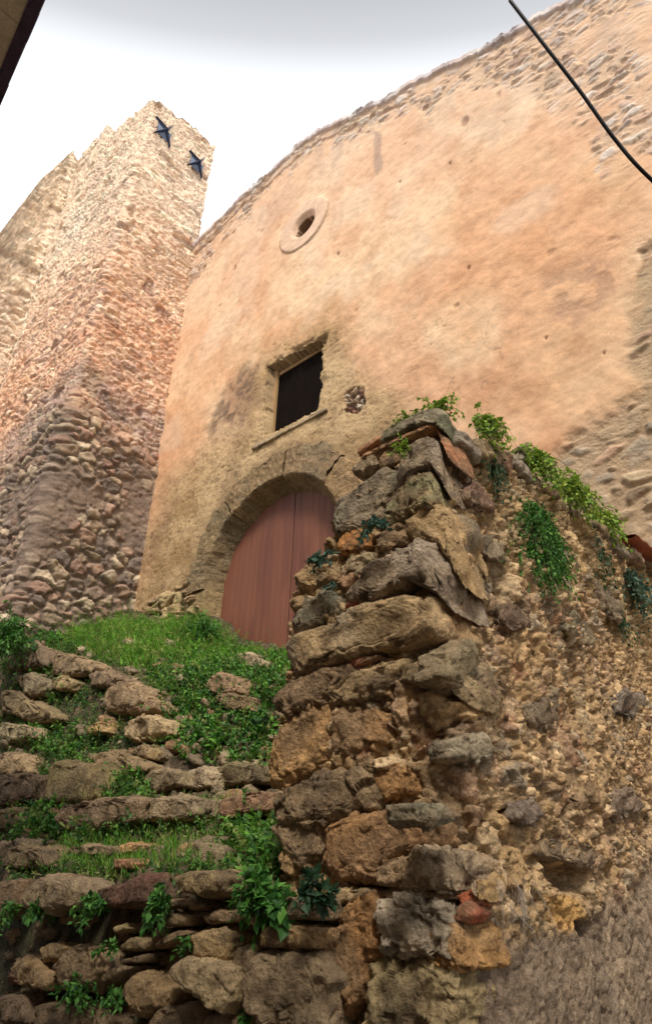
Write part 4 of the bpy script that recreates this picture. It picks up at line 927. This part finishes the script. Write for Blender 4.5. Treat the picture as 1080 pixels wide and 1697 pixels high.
plant('weed', topp(935, 812), (.15,.30,.13), 1116, 0.031, 'bright', 'long leafy bright weed trailing along the wall edge', 'plant', GP, slim=.8, normal=(1.0, -.3, .1), seed=6, hang=1.1)
plant('weed', topp(988, 860), (.14,.26,.12), 756, 0.030, 'bright', 'bright leafy weed at the right end of the trailing greenery', 'plant', GP, slim=.8, normal=(1.0, -.3, .1), seed=7, hang=1.1)
plant('fern', topp(880, 872), (.09,.34,.17), 8000, .026, 'mid', 'big dense green fern hanging on the side of the wall', 'plant', GP, slim=.5, normal=(.6, 0, .3), seed=8, hang=.8, spray=20)
plant('fern', topp(884, 925), (.08,.28,.14), 6000, .026, 'mid', 'lower trailing fronds beneath the big dense fern', 'plant', GP, slim=.5, normal=(.6, 0, .1), seed=18, hang=.8, spray=20)
plant('ivy', topp(805, 765), (.08,.14,.11), 300, .026, 'dark', 'dark ivy hanging in the hollow below the capstone', 'plant', GP, slim=.6, normal=(.8, 0, -.1), seed=9, hang=1.2)
plant('ivy', topp(978, 905), (.10,.18,.16), 360, .028, 'dark', 'dark dry ivy right of the big dense fern', 'plant', GP, slim=.6, normal=(.8, 0, -.1), seed=10, hang=1.2)
plant('ivy', topp(1040, 965), (.16,.30,.20), 620, .036, 'grey', 'blue green ivy at the right frame edge', 'plant', GP, slim=.6, normal=(.9, 0, -.1), seed=11, hang=1.0)
plant('ivy', topp(1020, 1030), (.08,.16,.12), 160, .026, 'dark', 'small dark ivy sprig under the blue green ivy', 'plant', GP, slim=.6, normal=(.9, 0, -.1), seed=21, hang=1.0)
plant('ivy', onY(618, 868, 2.06), (.10,.05,.07), 170, .026, 'grey', 'dark ivy above the small orange stone', 'plant', GP, slim=.7, normal=(0, -1, .1), seed=12, hang=.6)
plant('ivy', onY(530, 925, 2.06), (.13,.05,.035), 170, .024, 'grey', 'dark ivy mat on the wall corner nearest the door', 'plant', GP, slim=.7, normal=(0, -.8, .2), seed=13, hang=.6)
plant('ivy', onY(548, 972, 2.06), (.05,.04,.025), 50, .02, 'grey', 'tiny ivy sprig below the ivy mat near the door', 'plant', GP, slim=.7, normal=(0, -1, .1), seed=14, hang=.6)
# dry grey root and wire tangle on the side face
V, F = [], []; n = 0; r_ = np.random.default_rng(5)
for k in range(26):
    a = topp(835 + r_.normal() * 18, 1470 + r_.normal() * 12); b = topp(825 + r_.normal() * 22, 1560 + r_.normal() * 25); mid = (a + b) / 2 + r_.normal(size=3) * .03
    a[0] += .05; b[0] += .05; mid[0] += .09; pr = None
    for t in np.linspace(0, 1, 9):
        p = a * (1 - t) ** 2 + 2 * mid * t * (1 - t) + b * t * t; w_ = .0012
        V += [p + [0, w_, 0], p + [w_, 0, w_], p + [0, -w_, -w_]]
        if pr is not None: F += [(n - 3, n, n + 1, n - 2), (n - 2, n + 1, n + 2, n - 1), (n - 1, n + 2, n, n - 3)]
        pr = p; n += 3
tag(mesh('dry_roots', np.array(V), np.array(F), mat_rough('dry_root', (.30,.26,.22), var=.3)), 'tangle of thin dry grey roots hanging on the rubble face', 'roots')

# grass and leafy ground cover on the bank
def scatter(polys, n, seed):
    """random points of the bank that lie inside pixel outlines of the growth seen in the photograph"""
    r = np.random.default_rng(seed); X = r.uniform(-13, -2.2, n); Y = 2.25 + (5.5 - 2.25) * r.random(n); Z = terr_full(X, Y)
    P = np.stack([X, Y, Z], 1); px, py = proj(P); ok = np.zeros(n)
    for poly, dens in polys: ok = np.maximum(ok, dens * sstep(-10, 12, sdpoly(px + 14 * fbm(P, 2.5, 3, seed), py + 8 * fbm(P, 2.5, 3, seed + 1), poly)))
    P = P[ok > r.random(n)]; return P, r
GR = [([(115,1050),(160,1032),(250,1040),(330,1028),(375,1045),(400,1080),(440,1092),(490,1092),(500,1120),(470,1130),(330,1110),(250,1120),(170,1095),(120,1080)], 1.0),
      ([(150,1375),(250,1365),(330,1365),(460,1350),(470,1400),(450,1440),(300,1455),(140,1455),(60,1440),(100,1400)], 1.0), ([(200,1330),(300,1350),(440,1350),(440,1330)], .5)]
P, r_ = scatter(GR, 120000, 5); n = len(P)
Dd = unit(r_.normal(size=(n, 3)) * .38 + np.array([0, -.15, 1.0])); L_ = .055 + .10 * r_.random(n); L_ *= np.where(P[:, 1] > 3.8, 1.35, .8)
cc = pick([(.09,.27,.02),(.14,.36,.025),(.06,.19,.018),(.18,.33,.05),(.11,.25,.03),(.30,.30,.10)], r_.random(n)) * (.7 + .6 * r_.random(n))[:, None]
V, F, cv = leaves_mesh('grass', P - [0, 0, .01], Dd, L_, np.full(n, .0035) * np.where(P[:, 1] > 3.8, 1.8, 1), cc, fold=.1)
tag(mesh('grass', V, F, MAT_LEAF, col=cv, smooth=False), 'bright green grass on the bank and steps', None, None, 'stuff')
LV = [([(270,1110),(330,1080),(400,1090),(490,1100),(480,1150),(470,1220),(450,1260),(380,1280),(300,1270),(260,1240),(270,1180),(240,1140)], 1.0),
      ([(30,1180),(60,1200),(170,1225),(150,1250),(100,1262),(40,1240)], .7), ([(40,1150),(60,1120),(130,1140),(150,1165),(90,1175)], .7),
      ([(160,1270),(240,1275),(240,1320),(160,1325)], .8), ([(300,1265),(450,1262),(450,1300),(400,1300)], .35), ([(20,1350),(60,1325),(100,1350),(100,1395),(30,1400)], .9), ([(180,1330),(250,1350),(240,1380),(180,1390)], .6),
      ([(390,1350),(470,1350),(470,1440),(500,1480),(410,1500),(380,1470),(390,1440)], 1.0), ([(100,1370),(250,1380),(250,1400),(100,1400)], .5), ([(0,1010),(40,1000),(55,1040),(110,1050),(110,1070),(0,1065)], .8), ([(440,1092),(490,1092),(480,1125),(440,1110)], .8)]
def sprays(P, r, height, m, ll, slim, pal, lean, up=1.0):
    """arching stems with leaflets along them; returns leaf mesh arrays"""
    n = len(P); H = height * (.5 + .8 * r.random(n)) * (1 + .5 * fbm(P, 3.5, 2, 71)); d0 = unit(r.normal(size=(n, 3)) * .45 + np.array(lean) + np.array([0, 0, up]))
    bend = r.normal(size=(n, 3)) * .5; bend[:, 2] = -.35
    t = (.12 + .88 * (np.arange(m)[None, :] + r.random((n, m))) / m)[:, :, None]
    O = P[:, None, :] + d0[:, None, :] * H[:, None, None] * t + bend[:, None, :] * (H[:, None, None] * t * t * .45)
    D = unit((r.normal(size=(n * m, 3)) * .75 + np.repeat(d0, m, 0) * .45))
    L_ = ll * (.55 + .8 * r.random(n * m)) * (1.1 - .4 * t.reshape(-1)); tone = np.repeat(.7 + .6 * r.random(n), m)
    cc = pick(pal, np.repeat(r.random(n), m)) * (tone * (.8 + .4 * r.random(n * m)))[:, None]
    return leaves_mesh('', O.reshape(-1, 3), D, L_, L_ * slim * .5, cc)
P, r_ = scatter(LV, 26000, 15)
V, F, cv = sprays(P, r_, .17, 11, .050, .62, [(.07,.20,.03),(.10,.27,.035),(.045,.14,.03),(.15,.34,.05),(.08,.18,.05),(.20,.26,.07)], (0, -.35, 0))
tag(mesh('ground_cover', V, F, MAT_LEAF, col=cv, smooth=False), 'dark leafy weeds covering the bank', None, None, 'stuff')
FE = [([(115,1060),(160,1035),(250,1045),(330,1035),(370,1050),(395,1088),(440,1098),(490,1098),(495,1118),(380,1105),(330,1110),(250,1120),(170,1095),(120,1080)], 1.0), ([(0,1010),(40,1005),(60,1050),(0,1060)], 1.0), ([(400,1385),(470,1360),(470,1420),(400,1440)], .3)]
P, r_ = scatter(FE, 9000, 25)
V, F, cv = sprays(P, r_, .30, 26, .055, .16, [(.12,.32,.025),(.18,.42,.035),(.08,.24,.02),(.24,.46,.06),(.32,.38,.10)], (0, -.15, 0))
tag(mesh('feathery_undergrowth', V, F, MAT_LEAF, col=cv, smooth=False), 'feathery bright green growth along the top of the bank', None, None, 'stuff')
LO = [([(40,1365),(450,1350),(450,1400),(40,1400)], .8), ([(20,1500),(280,1490),(280,1530),(20,1540)], .5), ([(0,1060),(180,1060),(260,1250),(250,1330),(100,1400),(0,1400)], .6), ([(0,1440),(480,1440),(480,1470),(0,1475)], .5)]
P, r_ = scatter(LO, 52000, 35)
V, F, cv = sprays(P, r_, .12, 9, .034, .45, [(.08,.18,.03),(.12,.26,.04),(.05,.13,.03),(.20,.24,.07)], (0, -.3, 0))
tag(mesh('low_weeds', V, F, MAT_LEAF, col=cv, smooth=False), 'small scattered weeds between the rocks', None, None, 'stuff')
# individual clumps one can point at
GC = 'leafy clumps on the bank and low wall'
cl = [((20,1030), (.55,.35,.50), 2600, .07, 'mid', 'fern', 'feathery green bush at the left frame edge under the tower', .25), ((330,1055), (.42,.28,.26), 1100, .09, 'mid', 'weed', 'tallest feathery weed clump left of the door', .22),
      ((95,1370), (.16,.12,.13), 300, .045, 'mid', 'weed', 'leafy clump between the middle and lower steps at the left', .5), ((75,1505), (.14,.10,.07), 260, .035, 'mid', 'weed', 'small weed under the rounded grey stone of the low wall', .5),
      ((160,1500), (.10,.10,.08), 200, .035, 'mid', 'weed', 'small weed left of the dark red stone', .5), ((265,1500), (.10,.08,.13), 300, .035, 'mid', 'weed', 'weed hanging between the dark red stone and the tan block', .5),
      ((430,1480), (.16,.10,.12), 460, .04, 'mid', 'weed', 'leafy weed on the low wall beside the foreground wall corner', .5), ((470,1500), (.11,.08,.10), 160, .05, 'mid', 'weed', 'broad leaved weed against the corner of the foreground wall', .6),
      ((525,1480), (.09,.06,.10), 110, .045, 'dark', 'weed', 'dark sprig hanging on the foreground wall over the orange stone', .6), ((130,1640), (.20,.08,.07), 320, .03, 'mid', 'weed', 'low mossy weed among the lowest wall stones', .4),
      ((200,1660), (.14,.08,.06), 180, .03, 'mid', 'weed', 'small weed right of the lowest mossy weed', .4), ((310,1570), (.05,.05,.05), 60, .025, 'mid', 'weed', 'tiny weed above the large pale wall stone', .5),
      ((190,1575), (.09,.06,.05), 90, .028, 'mid', 'weed', 'tiny weed in the middle of the low wall', .5), ((430,1215), (.22,.16,.16), 380, .055, 'dark', 'weed', 'dark leafy clump against the left edge of the foreground wall', .5),
      ((410,1390), (.18,.14,.14), 420, .045, 'mid', 'weed', 'leafy clump at the right of the lower step', .5), ((15,1510), (.08,.06,.12), 140, .03, 'mid', 'weed', 'small weed at the left frame edge of the low wall', .5),
      ((410,1670), (.05,.03,.08), 60, .025, 'mid', 'weed', 'small sprig beside the biggest lower block', .5)]
for k, (pp, sz, n, ll, pal, nm, lab, sl_) in enumerate(cl):
    p = hit(*pp) if pp[1] < 1455 else onY(pp[0], pp[1], 2.10)
    if pp == (20, 1030): p = onY(18, 1062, 3.3)
    if pp == (525, 1480): p = onY(525, 1480, 2.0)
    plant(nm, p, sz, n, ll, pal, lab, 'plant', GC, slim=sl_ * 1.2, normal=(0, -.5, .7), seed=50 + k, hang=.5, spray=14 if sl_ < .3 else 9)

# ------------------------------------------------------------------ terracotta edge, cable, neighbour's eave
V, F = [], []
pa, pb = topp(1022, 895), topp(1085, 942); d = pb - pa; pb = pa + d * 1.6
V = []; n_ = 24
for k in range(n_):
    t = k / (n_ - 1); p = pa + (pb - pa) * t
    for a in np.linspace(0, 2 * math.pi, 12, endpoint=False): V.append(p + np.array([math.cos(a) * .07 + .05, 0, math.sin(a) * .016 + .01 * math.sin(k * 2.1)]))
i = np.arange(n_ - 1)[:, None] * 12; j = np.arange(12)[None, :]; F = np.stack([i + j, i + (j + 1) % 12, i + 12 + (j + 1) % 12, i + 12 + j], -1).reshape(-1, 4)
tag(mesh('roof_tile', np.array(V), F, MAT_TERRA), 'dark red terracotta tile edge on the wall top at the right frame edge', 'tile')

ctrl = [np.array((-2.7, -.2, 5.6)), ray(800, -60) * 2.75, ray(845, 0) * 2.65, ray(905, 78) * 2.56, ray(962, 152) * 2.50, ray(1020, 232) * 2.44, ray(1082, 300) * 2.40, ray(1200, 400) * 2.5, np.array((1.6, 3.6, 2.6)), np.array((2.3, 5.4, 3.4))]
ctrl = np.array(ctrl); pth = []
for k in range(len(ctrl) - 1):
    p0, p1, p2, p3 = ctrl[max(k - 1, 0)], ctrl[k], ctrl[k + 1], ctrl[min(k + 2, len(ctrl) - 1)]
    for t in np.linspace(0, 1, 14, endpoint=False):
        pth.append(.5 * (2 * p1 + (p2 - p0) * t + (2 * p0 - 5 * p1 + 4 * p2 - p3) * t * t + (3 * p1 - p0 - 3 * p2 + p3) * t ** 3))
pth = np.array(pth); tg = unit_ = np.gradient(pth, axis=0); tg = tg / np.linalg.norm(tg, axis=1)[:, None]
sd = np.cross(tg, [0, 0, 1.0]); sd /= np.linalg.norm(sd, axis=1)[:, None]; up_ = np.cross(sd, tg)
V = np.concatenate([[p + 0.0072 * (s_ * math.cos(a) + u_ * math.sin(a)) for a in np.linspace(0, 2 * math.pi, 10, endpoint=False)] for p, s_, u_ in zip(pth, sd, up_)])
i = np.arange(len(pth) - 1)[:, None] * 10; j = np.arange(10)[None, :]; F = np.stack([i + j, i + (j + 1) % 10, i + 10 + (j + 1) % 10, i + 10 + j], -1).reshape(-1, 4)
tag(mesh('overhead_cable', V, F, MAT_CABLE), 'thin black cable hanging across the upper right corner', 'cable')

house = empty('neighbour_house', (-5, -2, -1.6), 'house with a dark tiled eave poking into the upper left corner', 'house')
e1, e2 = ray(74, 0), ray(5, 160); e1 = e1 * 4.6 / e1[2]; e2 = e2 * 4.6 / e2[2]; dv = (e2 - e1) / np.linalg.norm(e2 - e1)
A = e1 - dv * .25; B = e2 + dv * 3.5; nrm = np.array([dv[1], -dv[0], 0.0]); nrm = nrm if nrm[1] < 0 else -nrm
def prism(name, a, b, d0, d1, z0, z1, z2, z3, mat, parent, seg_=1, jag=0.0):
    Vs, Fs = [], []; n = 0
    for k in range(seg_):
        g_ = .0 if seg_ == 1 else .004
        p = a + (b - a) * (k / seg_ + g_ / seg_); q = a + (b - a) * ((k + 1) / seg_ - g_ / seg_); j_ = jag * ((k * .618) % 1 - .5); s_ = nrm
        for P_ in (p, q):
            Vs += [P_ * [1, 1, 0] + s_ * (d0 + j_) + [0, 0, z0], P_ * [1, 1, 0] + s_ * d1 + [0, 0, z1], P_ * [1, 1, 0] + s_ * d1 + [0, 0, z3], P_ * [1, 1, 0] + s_ * (d0 + j_) + [0, 0, z2]]
        Fs += [(n, n+1, n+2, n+3), (n+7, n+6, n+5, n+4), (n, n+4, n+5, n+1), (n+1, n+5, n+6, n+2), (n+2, n+6, n+7, n+3), (n+3, n+7, n+4, n)]; n += 8
    return child(mesh(name, np.array(Vs), np.array(Fs), mat, smooth=False), parent)
prism('eave_tile', A, B, 0, .075, 4.60, 4.62, 4.66, 4.68, MAT_TILE, house, 24, .012)
prism('soffit', A, B, .055, .62, 4.625, 4.66, 4.635, 4.67, MAT_SOFFIT, house, 9)
prism('roof', A, B, .0, 4.5, 4.69, 6.2, 4.75, 6.26, MAT_TILE, house)
prism('wall', A, B, .60, 4.4, -1.7, -1.7, 4.65, 5.9, mat_rough('grey_render', (.30,.26,.21), s1=2, var=.2), house)

# added unseen body behind the viewpoint, put there to shade the lower scene
GR_ = bpy.data.materials['grey_render']
for nm, lo, hi, m_ in (('wall', (-11.0, -8.0, -1.7), (7.5, -3.0, 6.6), GR_), ('roof', (-11.4, -8.4, 6.6), (7.9, -2.7, 6.8), MAT_TILE)):
    V, F = box_arrays(lo, hi); child(mesh(nm, V, F, m_, smooth=False), house)
for k in range(6):
    V, F = box_arrays((-9.5 + k * 2.8, -3.02, 3.0), (-8.5 + k * 2.8, -2.97, 4.5)); w_ = child(mesh('window', V, F, MAT_DARK, smooth=False), house)
